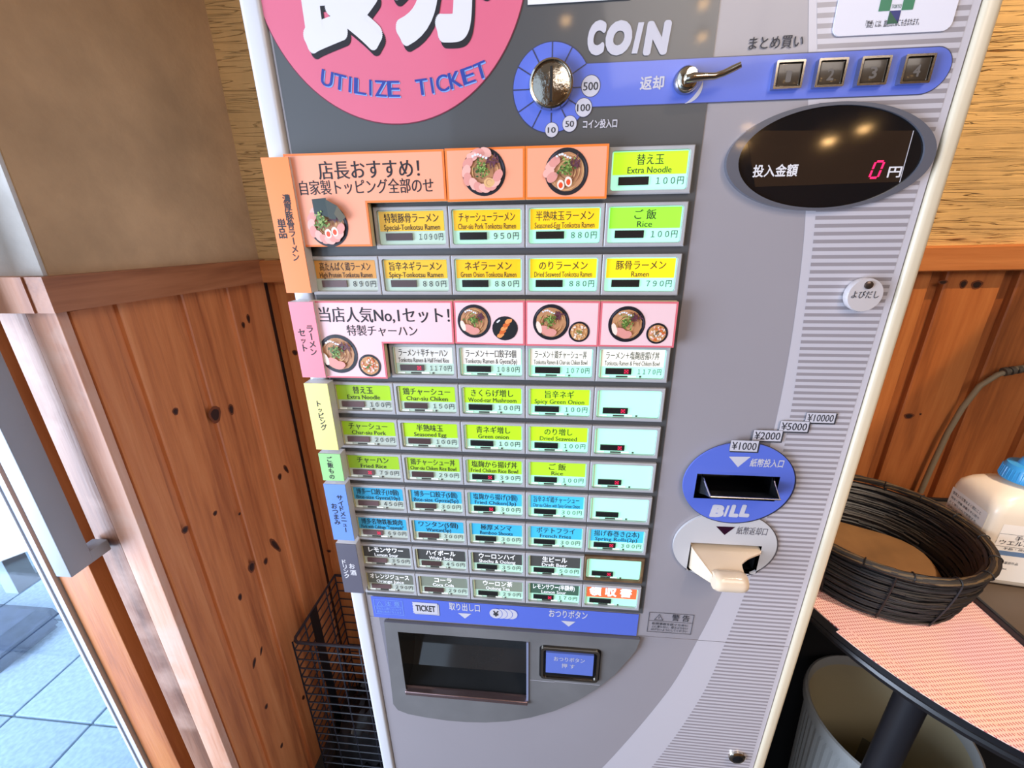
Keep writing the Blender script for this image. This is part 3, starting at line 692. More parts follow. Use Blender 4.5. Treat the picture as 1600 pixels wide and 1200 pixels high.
tick(.0024, -.0022, .0028, m_text); tick(.0018, -.0018, .0027, m_lgrey); tick(.0004, -.0004, .0026, m_text); tick(0, 0, .0025, m_lgrey)
q.text('TICKET', a[0] + .0045, c[0] - .0035, -.5600, .0135, .0023, m_text, .03); q.build('ticket_mark', bs)
q = MB(); ptext(q, '取り出し口', 702, 749.5, 943.5, 954.5, .0027, m_lgrey, .02); q.build('lettering', bs); q = MB(); ptext(q, 'おつりボタン', 858, 918, 954.5, 966, .0027, m_lgrey, .02); q.build('lettering', bs); q = MB()
q.flat([[P(715.6, 958, .0027), P(726.5, 966.5, .0027), P(736.6, 959, .0027)]], .0027, m_lgrey); q.build('arrow_mark', bs); q = MB(); q.flat([[P(876.7, 970, .0027), P(888.5, 979, .0027), P(899.3, 971.5, .0027)]], .0027, m_lgrey); q.build('arrow_mark', bs)
q = MB()
for i in range(3, -1, -1):
    cx = P(774.7, 958.4, .0027)[0] + .0070 * i; cz = P(774.7, 958.4, .0027)[1]
    q.flat([ell(cx, cz, .0094, .0094, 32)], .0028 - .0001 * (3 - i) - .0001, m_blue); q.flat([ell(cx, cz, .0087, .0087, 32)], .0027 - .0001 * (3 - i) - .00005, m_lgrey)
    if i == 0: q.text('¥', cx - .0035, cx + .0035, cz, .012, .0020, m_text, .03)
q.build('coin_mark', bs)
# dispensing bezel (D-shape)
dp = [(-.1640, -.5868), (.1905, -.5850), (.1870, -.6040), (.1814, -.6172), (.1623, -.6546), (.1390, -.6870), (.1110, -.7170), (.0800, -.7420), (.0450, -.7614), (.0100, -.7750), (-.0248, -.7829), (-.0550, -.7862), (-.0861, -.7869), (-.1180, -.7845), (-.1476, -.7802), (-.1640, -.7730), (-.1700, -.7600), (-.1690, -.7300)]
dz_ = [(x_ * 1.0 + .0012 * (1 if x_ > 0 else -1), z_ - .001) for x_, z_ in dp]
q = MB(); q.flat([dz_[::-1], rc(*opn)], .0034, m_black); q.flat([dp[::-1], rc(*opn)], -.0015, m_tray, .005); db = mp(q, 'dispensing_bezel')
q = MB(); x0, x1, z0, z1 = opn
prof = [(-.0015, z1), (.006, z1 - .001), (.030, z1 - .010), (.048, z1 - .035), (.055, z1 - .062), (.050, z1 - .085), (.034, z0 + .012), (.016, z0 + .006), (.004, z0 + .004)]
vs = [];
for y_, z_ in prof: vs += [(x0 + .001, y_, z_), (x1 - .001, y_, z_)]
q.add(vs, [(2 * i, 2 * i + 1, 2 * i + 3, 2 * i + 2) for i in range(len(prof) - 1)], m_smoke, True)
for xx in (x0 + .001, x1 - .001): q.add([(xx, y_, z_) for y_, z_ in prof] + [(xx, -.0015, z0)], [tuple(range(len(prof) + 1))], m_smoke)
q.build('coin_tray', db)
q = MB(); q.bbox(x0, x1, -.006, .006, z0 - .0005, z0 + .0068, .0015, mat('brushed_lip', (190, 160, 160), rough=.15, metal=.9)); q.box(x1 - .002, x1 + .001, -.003, .004, z0, z1, mat('bluish_edge', (128, 134, 160), rough=.3)); q.build('tray_lip', db)
q = MB(); q.rect(x1 + .003, chb[0] + .020, -.6800, -.6794, -.0017, m_lgrey); q.rect(chb[0] + .02, chb[1] + .004, -.6786, -.6780, -.0017, m_lgrey); q.build('scratched_edge', db)
x0, x1, z0, z1 = chb
q = MB(); q.flat([rrect(x0, x1, z0, z1, .005), rrect(x0 + .0035, x1 - .0035, z0 + .0035, z1 - .0035, .004)[::-1]], -.0050, m_chrome, .006); q.flat([rrect(x0 - .002, x1 + .002, z0 - .002, z1 + .002, .006), rrect(x0, x1, z0, z1, .005)[::-1]], -.002, m_black); cb = q.build('change_button', db)
q = MB(); q.bbox(x0 + .0035, x1 - .0035, -.0035, .003, z0 + .0035, z1 - .0035, .001, m_gloss); q.box(x0 + .0070, x1 - .0080, -.0064, -.003, z0 + .0155, z1 - .0060, mat('blue_key_face', (98, 118, 196), rough=.35)); 
q.text('おつりボタン', x0 + .0180, x1 - .0200, z1 - .0165, .0085, -.0067, m_lgrey, .01); q.text('押 す', x0 + .0290, x1 - .0330, z1 - .0290, .0085, -.0067, m_lgrey, .01)
o = q.build('key_face', db)
# lock
q = MB(); q.lathe([(.0120, .004), (.0118, .001), (.0095, -.001), (.0080, -.0012), (.0001, -.0012)], (.3540, 0, -.8145), m_chrome, 32, 'Y'); q.lathe([(.0078, -.0013), (.0030, -.0030), (.0001, -.0031)], (.3540, 0, -.8145), m_black, 20, 'Y'); mp(q, 'lock')

# ---- menu buttons
PIT, RP = .074, .045195
YEL, ORG, ORN, LIM, GRN, WHT, BLU, DRK, GGR, RED = (255, 214, 30), (255, 200, 30), (240, 166, 74), (190, 240, 40), (150, 235, 60), (240, 236, 226), (70, 190, 240), (84, 84, 82), (140, 148, 132), (255, 112, 66)
R = {}
def row(r, c0, col, items, prices, xs=''):
    for i, (it, pr_) in enumerate(zip(items, prices)): R[(r, c0 + i)] = (it[0] if it else '', it[1] if it else '', pr_, col[i] if isinstance(col, list) else col, xs[i:i + 1] == 'x')
row(0, 4, LIM, [('替え玉', 'Extra Noodle')], ['１００'])
row(1, 1, [ORG, ORG, ORG, GRN], [('特製豚骨ラーメン', 'Special-Tonkotsu Ramen'), ('チャーシューラーメン', 'Char-siu Pork Tonkotsu Ramen'), ('半熟味玉ラーメン', 'Seasoned-Egg Tonkotsu Ramen'), ('ご 飯', 'Rice')], ['１０９０', '９５０', '８８０', '１００'])
row(2, 0, [ORN, ORG, ORG, YEL, YEL], [('高たんぱく鶏ラーメン', 'High Protein Tonkotsu Ramen'), ('旨辛ネギラーメン', 'Spicy-Tonkotsu Ramen'), ('ネギラーメン', 'Green Onion Tonkotsu Ramen'), ('のりラーメン', 'Dried Seaweed Tonkotsu Ramen'), ('豚骨ラーメン', 'Ramen')], ['８９０', '８８０', '８８０', '８８０', '７９０'])
row(4, 1, WHT, [('ラーメン＋半チャーハン', 'Tonkotsu Ramen & Half Fried Rice'), ('ラーメン＋一口餃子5個', 'Tonkotsu Ramen & Gyoza(5p)'), ('ラーメン＋鶏チャーシュー丼', 'Tonkotsu Ramen & Char-siu Chiken Bowl'), ('ラーメン＋塩麹唐揚げ丼', 'Tonkotsu Ramen & Fried Chiken Bowl')], ['１１７０', '１０８０', '１０７０', '１１７０'], 'x..x')
row(5, 0, LIM, [('替え玉', 'Extra Noodle'), ('鶏チャーシュー', 'Char-siu Chiken'), ('きくらげ増し', 'Wood-ear Mushroom'), ('旨辛ネギ', 'Spicy Green Onion'), None], ['１００', '１５０', '１００', '１００', ''], '....x')
row(6, 0, LIM, [('チャーシュー', 'Char-siu Pork'), ('半熟味玉', 'Seasoned Egg'), ('青ネギ増し', 'Green onion'), ('のり増し', 'Dried Seaweed'), None], ['２００', '１００', '１００', '１００', ''], '....x')
row(7, 0, (178, 226, 50), [('チャーハン', 'Fried Rice'), ('鶏チャーシュー丼', 'Char-siu Chiken Rice Bowl'), ('塩麹から揚げ丼', 'Fried Chiken Rice Bowl'), ('ご 飯', 'Rice'), None], ['７９０', '２９０', '３９０', '１００', ''], 'x.x.x')
row(8, 0, BLU, [('博多一口餃子(10個)', 'Bite-size Gyoza(10p)'), ('博多一口餃子(5個)', 'Bite-size Gyoza(5p)'), ('塩麹から揚げ(3個)', 'Fried Chiken(3p)'), ('旨辛ネギ鶏チャーシュー', 'Char-siu Chiken with Spicy Green Onion'), None], ['４５０', '３００', '３００', '３００', ''], '..x..')
row(9, 0, BLU, [('博多名物鉄板焼肉', 'Pork with Cabbage "Teppanyaki"'), ('ワンタン(5個)', 'Wantan(5p)'), ('極厚メンマ', 'Bamboo Shoots'), ('ポテトフライ', 'French Fries'), ('揚げ春巻き(2本)', 'Spring Rolls(2p)')], ['６９０', '３００', '３００', '３００', '３００'], 'x...x')
row(10, 0, DRK, [('レモンサワー', 'Lemon Sour'), ('ハイボール', 'Wisky Soda'), ('ウーロンハイ', 'Shochu & Oolong'), ('生ビール', 'Draft Beer'), None], ['３５０', '４５０', '３５０', '５００', ''], '....x')
row(11, 0, [(128, 130, 118), GGR, GGR, (70, 100, 84), RED], [('オレンジジュース', 'Orange Juice'), ('コーラ', 'Coca Cola'), ('ウーロン茶', 'Oolong Tea'), ('レモンサワー(半額券)', 'Lemon Sour'), ('領 収 書', '')], ['２９０', '２９０', '２９０', '１７０', ''], '...x.')
EM = [.08, .22, .42, .62, .78]  # viewing-angle dimming towards the left put into each column's glow
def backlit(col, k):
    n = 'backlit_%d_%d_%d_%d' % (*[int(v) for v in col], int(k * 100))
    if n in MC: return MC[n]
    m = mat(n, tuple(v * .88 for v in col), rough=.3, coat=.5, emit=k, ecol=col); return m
def mixc(a, b_, t): return tuple(a[i] * (1 - t) + b_[i] * t for i in range(3))
HN = [None]
def housing_mesh(material):
    q = MB(); x0, x1, z0, z1 = .0003, PIT - .0003, -.0385, 0
    wx0, wx1, wz0, wz1 = .0032, .0704, -.0350, -.0030
    o0 = rc(x0, x1, z0, z1); o1 = [(x0, z0 + .001), (x1, z0 + .001), (x1, z1), (x0, z1)]
    # sides
    vs = [(x_, .0045, z_) for x_, z_ in o0] + [(x_, .0006, z_) for x_, z_ in o0] + [(x_ + (.0008 if x_ == x0 else -.0008), 0, z_ + (.0012 if z_ == z0 else -.0008)) for x_, z_ in o0]
    q.add(vs, [(i, (i + 1) % 4, (i + 1) % 4 + 4, i + 4) for i in range(4)] + [(i + 4, (i + 1) % 4 + 4, (i + 1) % 4 + 8, i + 8) for i in range(4)], material)
    inner = rrect(wx0, wx1, wz0, wz1, .0022, 4)
    q.flat([[(x0 + .0008, z0 + .0012), (x1 - .0008, z0 + .0012), (x1 - .0008, z1 - .0008), (x0 + .0008, z1 - .0008)], inner[::-1]], 0, material)
    n = len(inner); vs = [(x_, 0, z_) for x_, z_ in inner] + [(x_, .0040, z_) for x_, z_ in inner]
    q.add(vs, [(i, i + n, (i + 1) % n + n, (i + 1) % n) for i in range(n)], material)
    return q
hq = housing_mesh(m_house); first = None
for (r, c), (jp, en, pr_, col, xx) in sorted(R.items()):
    bx, bz = (c - 2.5) * PIT, -r * RP
    h = None
    if first is None: h = hq.build('menu_button', mach); first = h
    elif (r, c) == (10, 4): h = housing_mesh(m_houseb).build('menu_button', mach, label='menu button with stained brown frame')
    else: h = first.copy(); COL.objects.link(h); h.parent = mach
    h.location = Vector((bx, 0, bz)) - MO
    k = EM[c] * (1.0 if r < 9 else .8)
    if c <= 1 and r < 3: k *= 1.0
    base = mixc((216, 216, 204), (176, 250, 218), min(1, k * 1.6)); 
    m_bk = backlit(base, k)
    q = MB(); w0, w1, t0, t1 = .0034, .0702, -.0348, -.0032
    H_ = t1 - t0; Wd = w1 - w0
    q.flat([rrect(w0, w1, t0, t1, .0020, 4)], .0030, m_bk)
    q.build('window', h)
    if jp:
        if r in (1, 0): kk = k
        cz = t1 - H_ * .60
        ci = .0015; shift = 0
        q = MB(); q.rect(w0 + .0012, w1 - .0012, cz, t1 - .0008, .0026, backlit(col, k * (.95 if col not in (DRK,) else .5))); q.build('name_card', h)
        tm = m_ink
        if r >= 10: tm = mat('white_glow_lettering', (250, 250, 250), rough=.5, emit=.25)
        elif c >= 3: tm = mat('green_grey_lettering', (46, 58, 36), rough=.5)
        q = MB(); n = len(jp); wj = min(.054, .0078 * sum(.5 if ch in ' ()0123456789' else 1 for ch in jp))
        if r == 11 and c == 4: q.text(jp, w0 + .006, w1 - .008, t1 - H_ * .29, .0135, .0023, tm, .05)
        else:
            xc = (w0 + w1) / 2
            q.text(jp, xc - wj / 2, xc + wj / 2, t1 - H_ * .225, .0084, .0023, tm, .024 if r >= 10 else .012)
            we = min(.056, .0031 * len(en) + .001); q.text(en, xc - we / 2, xc + we / 2, t1 - H_ * .48, .0066, .0023, tm, .018 if r >= 10 else .010)
        q.build('lettering', h)
    if pr_:
        q = MB(); n = len(pr_) + 1; pw = .0240
        q.text(pr_ + '円', w1 - .0028 - pw, w1 - .0028, t0 + H_ * .23, .0066, .0022, m_ink if c < 3 else mat('grey_price_lettering', (48, 70, 64), rough=.5), .012); q.build('price', h)
    a0_, b0_ = w0 + Wd * .10, w0 + Wd * .50
    if jp == '領 収 書': a0_, b0_ = w0 + .006, w0 + .034
    q = MB(); lc = mat('led_window_black', (34, 34, 34), rough=.2, coat=.5) if c >= 2 else mat('led_window_brown_%d' % c, ((110, 84, 84) if c == 0 else (78, 58, 56)), rough=.3, coat=.5)
    q.box(a0_, b0_, .0014, .0028, t0 + H_ * .13, t0 + H_ * .345, lc)
    if xx:
        cx, cz = b0_ - .0052, t0 + H_ * .24
        for s_ in (1, -1):
            w_ = .0005; d_ = .0019; q.flat([[(cx - d_ - w_, cz - s_ * d_), (cx - d_ + w_, cz - s_ * d_), (cx + d_ + w_, cz + s_ * d_), (cx + d_ - w_, cz + s_ * d_)]], .0012, m_redx)
        frame(q, cx - .0022, cx + .0022, cz - .0022, cz + .0022, .0003, .00115, m_redx)
    q.build('led_window', h)
    if r >= 4:
        q = MB(); rnd = random.Random(r * 7 + c); mdk = mat('mechanism_dark', (66, 64, 58), rough=.5); mlt = mat('mechanism_light', (244, 248, 240), rough=.4, emit=.1)
        for s0, s1, mm in ((.05, .17, mlt), (.27, .45, mdk), (.45, .58, mlt), (.63, .66, mdk)):
            q.box(w0 + Wd * s0, w0 + Wd * s1, .0022, .0029, t0 + .0008, t0 + .0022 + .0004 * rnd.random(), mm)
        q.box(w0 + .0015, w0 + .0024, .0015, .0029, t0 + .001, t1 - .001, mat('acrylic_edge', (214, 206, 160), rough=.2)); q.build('mechanism', h)

# ------------------------------------------------------------------ placards with printed bowls
m_org = mat('orange_card', (255, 128, 48), rough=.35, coat=.3); m_sal = mat('salmon_card', (252, 166, 130), rough=.35, coat=.3)
m_ros = mat('rose_border', (228, 112, 122), rough=.35, coat=.3); m_pal = mat('pale_pink_card', (244, 204, 206), rough=.35, coat=.3)
m_edge = mat('cream_card_edge', (236, 220, 180), rough=.6)
C_ = dict(bowl=(28, 26, 34), rim=(70, 70, 84), soup=(196, 140, 98), nood=(226, 178, 120), pork=(226, 152, 140), pork2=(240, 178, 164), onion=(92, 128, 50), onion2=(150, 176, 92), purple=(104, 58, 74), egg=(246, 224, 206), yolk=(236, 76, 30), nori=(44, 56, 52), nori2=(96, 88, 66), rice=(206, 146, 94), gyoza=(216, 104, 44), hil=(226, 226, 232))
CM = {k: mat('print_' + k, v, rough=.4) for k, v in C_.items()}
def blob(q, cx, cz, rx, rz, y, m_, rnd, n=16, j=.12, rot=0):
    pts = []
    for i in range(n):
        a = 2 * PI * i / n; s_ = 1 + rnd.uniform(-j, j); u, v = rx * s_ * math.cos(a), rz * s_ * math.sin(a)
        pts.append((cx + u * math.cos(rot) - v * math.sin(rot), cz + u * math.sin(rot) + v * math.cos(rot)))
    q.flat([pts], y, m_)
def bowl(q, px, py, r_, Y, kind, seed):
    rnd = random.Random(seed); c = P(px, py, Y); r = abs(P(px + r_, py, Y)[0] - c[0]); y = [Y - .0004]
    def up(): y[0] -= .00003; return y[0]
    X_, Z_ = c
    if kind == 'plate':
        blob(q, X_, Z_, r, r * .95, up(), CM['bowl'], rnd, 24, .01); blob(q, X_, Z_, r * .86, r * .8, up(), mat('print_plate', (16, 18, 20)), rnd, 24, .01)
        for i in range(5): blob(q, X_ + (-.35 + .16 * i) * r, Z_ + (-.55 + .28 * i) * r, r * .3, r * .17, up(), CM['gyoza'] if i % 2 else mat('print_gyoza_light', (240, 150, 80)), rnd, 12, .15, .5)
        blob(q, X_ - .5 * r, Z_ + .55 * r, r * .16, r * .07, up(), CM['hil'], rnd, 8, .3, .7); return
    blob(q, X_, Z_, r, r, up(), CM['bowl'], rnd, 40, 0); 
    q.flat([cres(X_, Z_, r * .92, 2.0, 2.9, r * .07)], up(), CM['rim']); q.flat([cres(X_, Z_, r * .92, -.4, .7, r * .05)], up(), CM['rim'])
    small = kind in ('fried', 'bowl_chicken', 'karaage')
    ri = r * .82
    blob(q, X_, Z_, ri, ri, up(), CM['soup'] if not small else CM['rice'], rnd, 30, .02)
    if small:
        for i in range(34):
            a = rnd.uniform(0, 6.28); d = ri * math.sqrt(rnd.random()) * .85; m_ = CM['pork2'] if rnd.random() < .3 else CM['gyoza'] if rnd.random() < .4 else CM['egg']
            if kind == 'bowl_chicken': m_ = mat('print_chicken', (226, 176, 120)) if rnd.random() < .6 else CM['egg']
            blob(q, X_ + d * math.cos(a), Z_ + d * math.sin(a), r * .13, r * .09, up(), m_, rnd, 7, .3, rnd.uniform(0, 3))
        for i in range(14): blob(q, X_ + rnd.gauss(0, .13) * r, Z_ + rnd.gauss(0, .13) * r, r * .06, r * .05, up(), CM['onion'] if kind != 'karaage' else CM['nori2'], rnd, 5, .3)
        return
    for i in range(34):     # noodle strands
        a0 = rnd.uniform(0, 6.28); rr = ri * rnd.uniform(.3, .93); q.flat([cres(X_ + rnd.uniform(-.06, .06) * r, Z_ + rnd.uniform(-.06, .06) * r, rr, a0, a0 + rnd.uniform(.6, 1.5), r * .045)], up(), CM['nood'] if i % 3 else mat('print_noodle_dark', (142, 86, 54)))
    for i in range(18): blob(q, X_ + .38 * r + rnd.gauss(0, .13) * r, Z_ + .38 * r + rnd.gauss(0, .11) * r, r * .14, r * .03, up(), CM['purple'], rnd, 6, .2, rnd.uniform(0, 3))
    if kind in ('std',):
        blob(q, X_ - .30 * r, Z_ - .42 * r, r * .36, r * .24, up(), CM['pork'], rnd, 18, .05, -.4); blob(q, X_ - .02 * r, Z_ - .56 * r, r * .34, r * .22, up(), CM['pork'], rnd, 18, .05, .1)
        blob(q, X_ - .66 * r, Z_ - .25 * r, r * .14, r * .34, up(), CM['egg'], rnd, 14, .05, .3)
    if kind in ('pork', 'special'):
        for i in range(12):
            a = PI * .45 + i * .42; 
            if kind == 'special' and i < 1: continue
            blob(q, X_ + r * (.80 if i < 6 else .68) * math.cos(a), Z_ + r * (.80 if i < 6 else .68) * math.sin(a), r * .28, r * .19, up(), CM['pork'] if i % 2 else CM['pork2'], rnd, 14, .06, a + 1.2)
    if kind == 'egg':
        for dx, dz in ((-.72, .25), (-.82, -.02), (-.66, -.22), (-.55, .42)): blob(q, X_ + dx * r, Z_ + dz * r, r * .28, r * .2, up(), CM['pork2'] if dx < -.7 else CM['pork'], rnd, 14, .06, .6)
    if kind in ('egg', 'special'):
        for dx, dz in ((-.25, -.55), (.10, -.42)) if kind == 'egg' else ((0, -.38), (.34, -.30)):
            blob(q, X_ + dx * r, Z_ + dz * r, r * .17, r * .22, up(), CM['egg'], rnd, 18, .02, .15); blob(q, X_ + dx * r, Z_ + dz * r - .02 * r, r * .10, r * .13, up(), CM['yolk'], rnd, 14, .03)
    if kind == 'pork': blob(q, X_ + .25 * r, Z_ - .45 * r, r * .24, r * .2, up(), CM['nood'], rnd, 16, .08); q.flat([cres(X_ + .25 * r, Z_ - .45 * r, r * .13, 0, 5.5, r * .04)], up(), CM['soup'])
    ox, oz = (-.05, .15) if kind != 'special' else (-.2, .15)
    for i in range(70):
        blob(q, X_ + (ox + rnd.gauss(0, .15)) * r, Z_ + (oz + rnd.gauss(0, .16)) * r, r * rnd.uniform(.035, .07), r * .04, up(), CM['onion'] if rnd.random() < .6 else CM['onion2'] if rnd.random() < .7 else mat('print_onion_dark', (52, 84, 36)), rnd, 6, .3, rnd.uniform(0, 3))
    for i in range(6): blob(q, X_ + (-.45 + .12 * i) * r, Z_ + (.62 + .08 * math.sin(i * .9)) * r, r * .06, r * .05, up(), CM['hil'], rnd, 7, .3)
    if kind == 'special':
        q.flat([[(X_ - .5 * r, Z_ + 1.15 * r), (X_ + .2 * r, Z_ + 1.2 * r), (X_ + .25 * r, Z_ + .35 * r), (X_ - .48 * r, Z_ + .5 * r)]], up(), CM['nori'])
        q.flat([[(X_ + .15 * r, Z_ + 1.15 * r), (X_ + .70 * r, Z_ + .85 * r), (X_ + .55 * r, Z_ + .25 * r), (X_ + .2 * r, Z_ + .3 * r)]], up(), mat('print_nori_mid', (60, 66, 58)))
        q.flat([[(X_ + .70 * r, Z_ + .85 * r), (X_ + 1.05 * r, Z_ + .35 * r), (X_ + .75 * r, Z_ + .1 * r), (X_ + .5 * r, Z_ + .5 * r)]], up(), CM['nori2'])
        for i in range(40): blob(q, X_ + (-.25 + rnd.gauss(0, .12)) * r, Z_ + (.3 + rnd.gauss(0, .16)) * r, r * .05, r * .04, up(), CM['onion'] if rnd.random() < .6 else CM['onion2'], rnd, 6, .3)
YP = -.0085
def inset(poly, d):
    n = len(poly); o = []
    ar = sum(poly[i][0] * poly[(i + 1) % n][1] - poly[(i + 1) % n][0] * poly[i][1] for i in range(n)); sg = 1 if ar > 0 else -1
    for i in range(n):
        p0, p1, p2 = Vector(poly[i - 1]), Vector(poly[i]), Vector(poly[(i + 1) % n]); a = (p1 - p0).normalized(); b_ = (p2 - p1).normalized()
        n1 = Vector((-a.y, a.x)) * sg; n2 = Vector((-b_.y, b_.x)) * sg; m_ = (n1 + n2); m_ /= max(m_.dot(n1), .2); o.append(tuple(p1 + m_ * d))
    return o
def placard(poly, bord, fill, label, group, texts, bowls, name='menu_placard'):
    cx = sum(p_[0] for p_ in poly) / len(poly); cz = sum(p_[1] for p_ in poly) / len(poly)
    q = MB(); q.flat([poly], YP, bord, .0015); q.flat([inset(poly, .0018)], YP - .0001, fill)
    q.flat([poly], YP + .0016, m_edge, .0070)
    base = empty(name, (cx, YP, cz), label, 'sign', group)
    o = q.build('card', base); o.location = -base.location
    if texts:
        for a in texts: q = MB(); ptext(q, *a); o = q.build('lettering', base); o.location = -base.location
    for i, a in enumerate(bowls):
        q = MB(); bowl(q, a[0], a[1], a[2], YP, a[3], 31 + i + int(a[0])); o = q.build('food_picture', base); o.location = -base.location
    return base
Yl = YP - .0003
Lsh = [(-.1790, .0008), (-.0360, .0010), (-.0360, -.0415), (-.1115, -.0425), (-.1115, -.0805), (-.1872, -.0803), (-.1868, .0008)]
Lsh = [(-.1868, .0008), (-.0355, .0010), (-.0355, -.0415), (-.1118, -.0418), (-.1118, -.0808), (-.1868, -.0806)]
placard(Lsh, m_org, m_sal, 'L-shaped orange placard with black brush lettering above a loaded ramen bowl', 'orange placards of the top rows',
        [('店長おすすめ！', 497, 655, 251, 279, Yl, m_ink, .018), ('自家製トッピング全部のせ', 468, 677, 281, 303, Yl, m_ink, .014)], [(513, 352, 31, 'special')])
placard([(-.0345, .0013), (.0372, .0013), (.0372, -.0415), (-.0345, -.0422)], m_org, m_sal, 'orange placard with a bowl ringed by pink pork slices', 'orange placards of the top rows', [], [(756, 269, 34, 'pork')])
placard([(.0376, .0013), (.1100, .0013), (.1102, -.0420), (.0376, -.0415)], m_org, m_sal, 'orange placard with a bowl showing two halved eggs', 'orange placards of the top rows', [], [(885, 268.6, 34, 'egg')])
placard([(-.1868, -.1340), (-.0360, -.1336), (-.0365, -.1780), (-.1125, -.1782), (-.1125, -.2176), (-.1875, -.2176)], m_ros, m_pal, 'L-shaped pink placard with brush lettering above a ramen bowl and small fried rice bowl', 'pink placards of the set menu rows',
        [('当店人気No,1セット！', 499, 702, 481, 504, Yl, m_ink, .018), ('特製チャーハン', 542, 652, 509, 525, Yl, m_ink, .014)], [(529, 553, 30, 'std'), (578, 571, 17.5, 'fried')])
placard([(-.0348, -.1334), (.0370, -.1330), (.0370, -.1786), (-.0352, -.1775)], m_ros, m_pal, 'pink placard with a ramen bowl and a black plate of orange dumplings', 'pink placards of the set menu rows', [], [(741, 502, 26, 'std'), (789, 513, 20, 'plate')])
placard([(.0376, -.1330), (.1106, -.1334), (.1108, -.1788), (.0376, -.1788)], m_ros, m_pal, 'pink placard with a ramen bowl beside a yellow-topped small bowl with green onion', 'pink placards of the set menu rows', [], [(861, 503.6, 28.5, 'std'), (904.7, 518.4, 16.5, 'bowl_chicken')])
placard([(.1111, -.1334), (.1842, -.1338), (.1846, -.1790), (.1111, -.1786)], m_ros, m_pal, 'rightmost pink placard, with a ramen bowl beside a fried chicken bowl', 'pink placards of the set menu rows', [], [(979, 506.7, 29, 'std'), (1026.5, 521, 17, 'karaage')])

# ------------------------------------------------------------------ category tabs along the left edge
YT = -.0125
def vtext(q, st, p0, p1, h, y, material, bold=.01):
    a = P(*p0, y); b_ = P(*p1, y); n = len(st); h = min(h, math.hypot(a[0] - b_[0], a[1] - b_[1]) / max(1, n - 1) * 1.0)
    for i, ch in enumerate(st):
        t = i / max(1, n - 1); x_ = a[0] + (b_[0] - a[0]) * t; z_ = a[1] + (b_[1] - a[1]) * t
        g = glyph(ch, bold); w_ = (g[2] - g[1]) * h / .95
        if ch in 'ャュョッ': w_ *= .8
        q.text(ch, x_ - w_ / 2, x_ + w_ / 2, z_, h * (.8 if ch in 'ャュョッ' else 1), y, material, bold, 0, -PI / 2 if ch == 'ー' else 0)
def tab(x0, x1, z0, z1, rgb, label, cols, tm, name='category_tab', notch=0):
    m_ = mat('tab_%d_%d_%d' % rgb, rgb, rough=.4, coat=.2, noise=.04, nscale=20)
    base = empty(name, ((x0 + x1) / 2, YT, (z0 + z1) / 2), label, 'sign', 'coloured category tabs down the left edge of the machine')
    q = MB(); q.box(x0, x1, YT + .0008, YT + .0130, z0, z1, mat('white_tab_block', (232, 230, 232), rough=.5)); o = q.build('block', base); o.location = -base.location
    q = MB(); q.flat([rc(x0, x1, z0, z1)], YT, m_, .0007); o = q.build('face', base); o.location = -base.location
    for st, p0, p1, h in cols: q = MB(); vtext(q, st, p0, p1, h, YT - .0002, tm, .022); o = q.build('lettering', base); o.location = -base.location
tab(-.2068, -.1800, -.1252, -.0020, (250, 138, 62), 'orange tab, tallest and topmost of the coloured tabs on the machine edge', [('濃厚豚骨ラーメン', (447.5, 311), (462.5, 402), .0085), ('単品', (440, 350), (441.5, 365), .0090)], m_ink)
tab(-.2072, -.1805, -.2165, -.1343, (248, 136, 150), 'pink tab between the orange tab and the yellow tab', [('ラーメン', (484, 514), (490, 550), .0082), ('セット', (471, 520), (476.5, 544), .0085)], m_ink)
tab(-.2075, -.1803, -.3060, -.2236, (238, 230, 140), 'pale yellow tab between the pink tab and the green tab', [('トッピング', (498, 631), (506, 668), .0085)], m_ink)
tab(-.2065, -.1798, -.3480, -.3113, (158, 214, 138), 'short pale green tab below the yellow tab', [('ご飯もの', (514.7, 718), (518.6, 745), .0070)], m_ink)
tab(-.2076, -.1803, -.4363, -.3533, (112, 150, 226), 'blue tab between the green tab and the dark grey tab', [('サイドメニュー', (530.6, 778), (540, 828), .0080), ('おつまみ', (522, 791), (527, 816), .0085)], m_ink)
tab(-.2068, -.1800, -.5237, -.4425, (96, 92, 104), 'dark grey scratched tab, lowest of the coloured tabs', [('ドリンク', (537.5, 878), (542, 900), .0085), ('お酒', (550, 885), (552, 895), .0085)], m_white)

# badge, no smoking sticker, notice sheet
base = empty('call_badge', (.352, -.001, -.128), 'round clear badge with a screw on the striped right side of the machine', 'badge')
q = MB(); q.lathe([(.0152, .004), (.0156, -.001), (.0150, -.0028), (.0001, -.0030)], (0, 0, 0), mat('clear_white_acrylic', (200, 190, 188), rough=.12, coat=.6), 40, 'Y'); q.build('disc', base)
q = MB(); q.lathe([(.0036, -.0029), (.0034, -.0045), (.0020, -.0052), (.0001, -.0052)], (0, 0, .0093), mat('brown_screw', (96, 82, 74), rough=.3, metal=.8), 20, 'Y'); q.build('screw', base)
q = MB(); q.text('よびだし', -.0122, .0112, .0005, .0068, -.0033, m_text, .01); q.build('lettering', base)
base = empty('smoking_notice_sticker', (.322, .0025, .09), 'white sticker with rounded corners and a green and blue cross emblem', 'sticker')
q = MB(); q.flat([rrect(.2790, .3650, .0728, .150, .006)], .0025, mat('white_sticker', (226, 222, 230), rough=.4), .0012); o = q.build('sheet', base); o.location = -base.location
q = MB(); ptext(q, '「禁煙」には、加熱式たばこも含まれます。', 1353, 1436, 30.5, 41.5, .0023, m_ink, .012); o = q.build('lettering', base); o.location = -base.location
q = MB(); g1, g2, g3 = mat('emblem_green', (40, 120, 84), rough=.4), mat('emblem_blue', (26, 40, 110), rough=.4), mat('emblem_deep_green', (20, 84, 60), rough=.4)
cx, cz, s_ = P(1401, 9, .0023)[0], P(1401, 6, .0023)[1], .0082
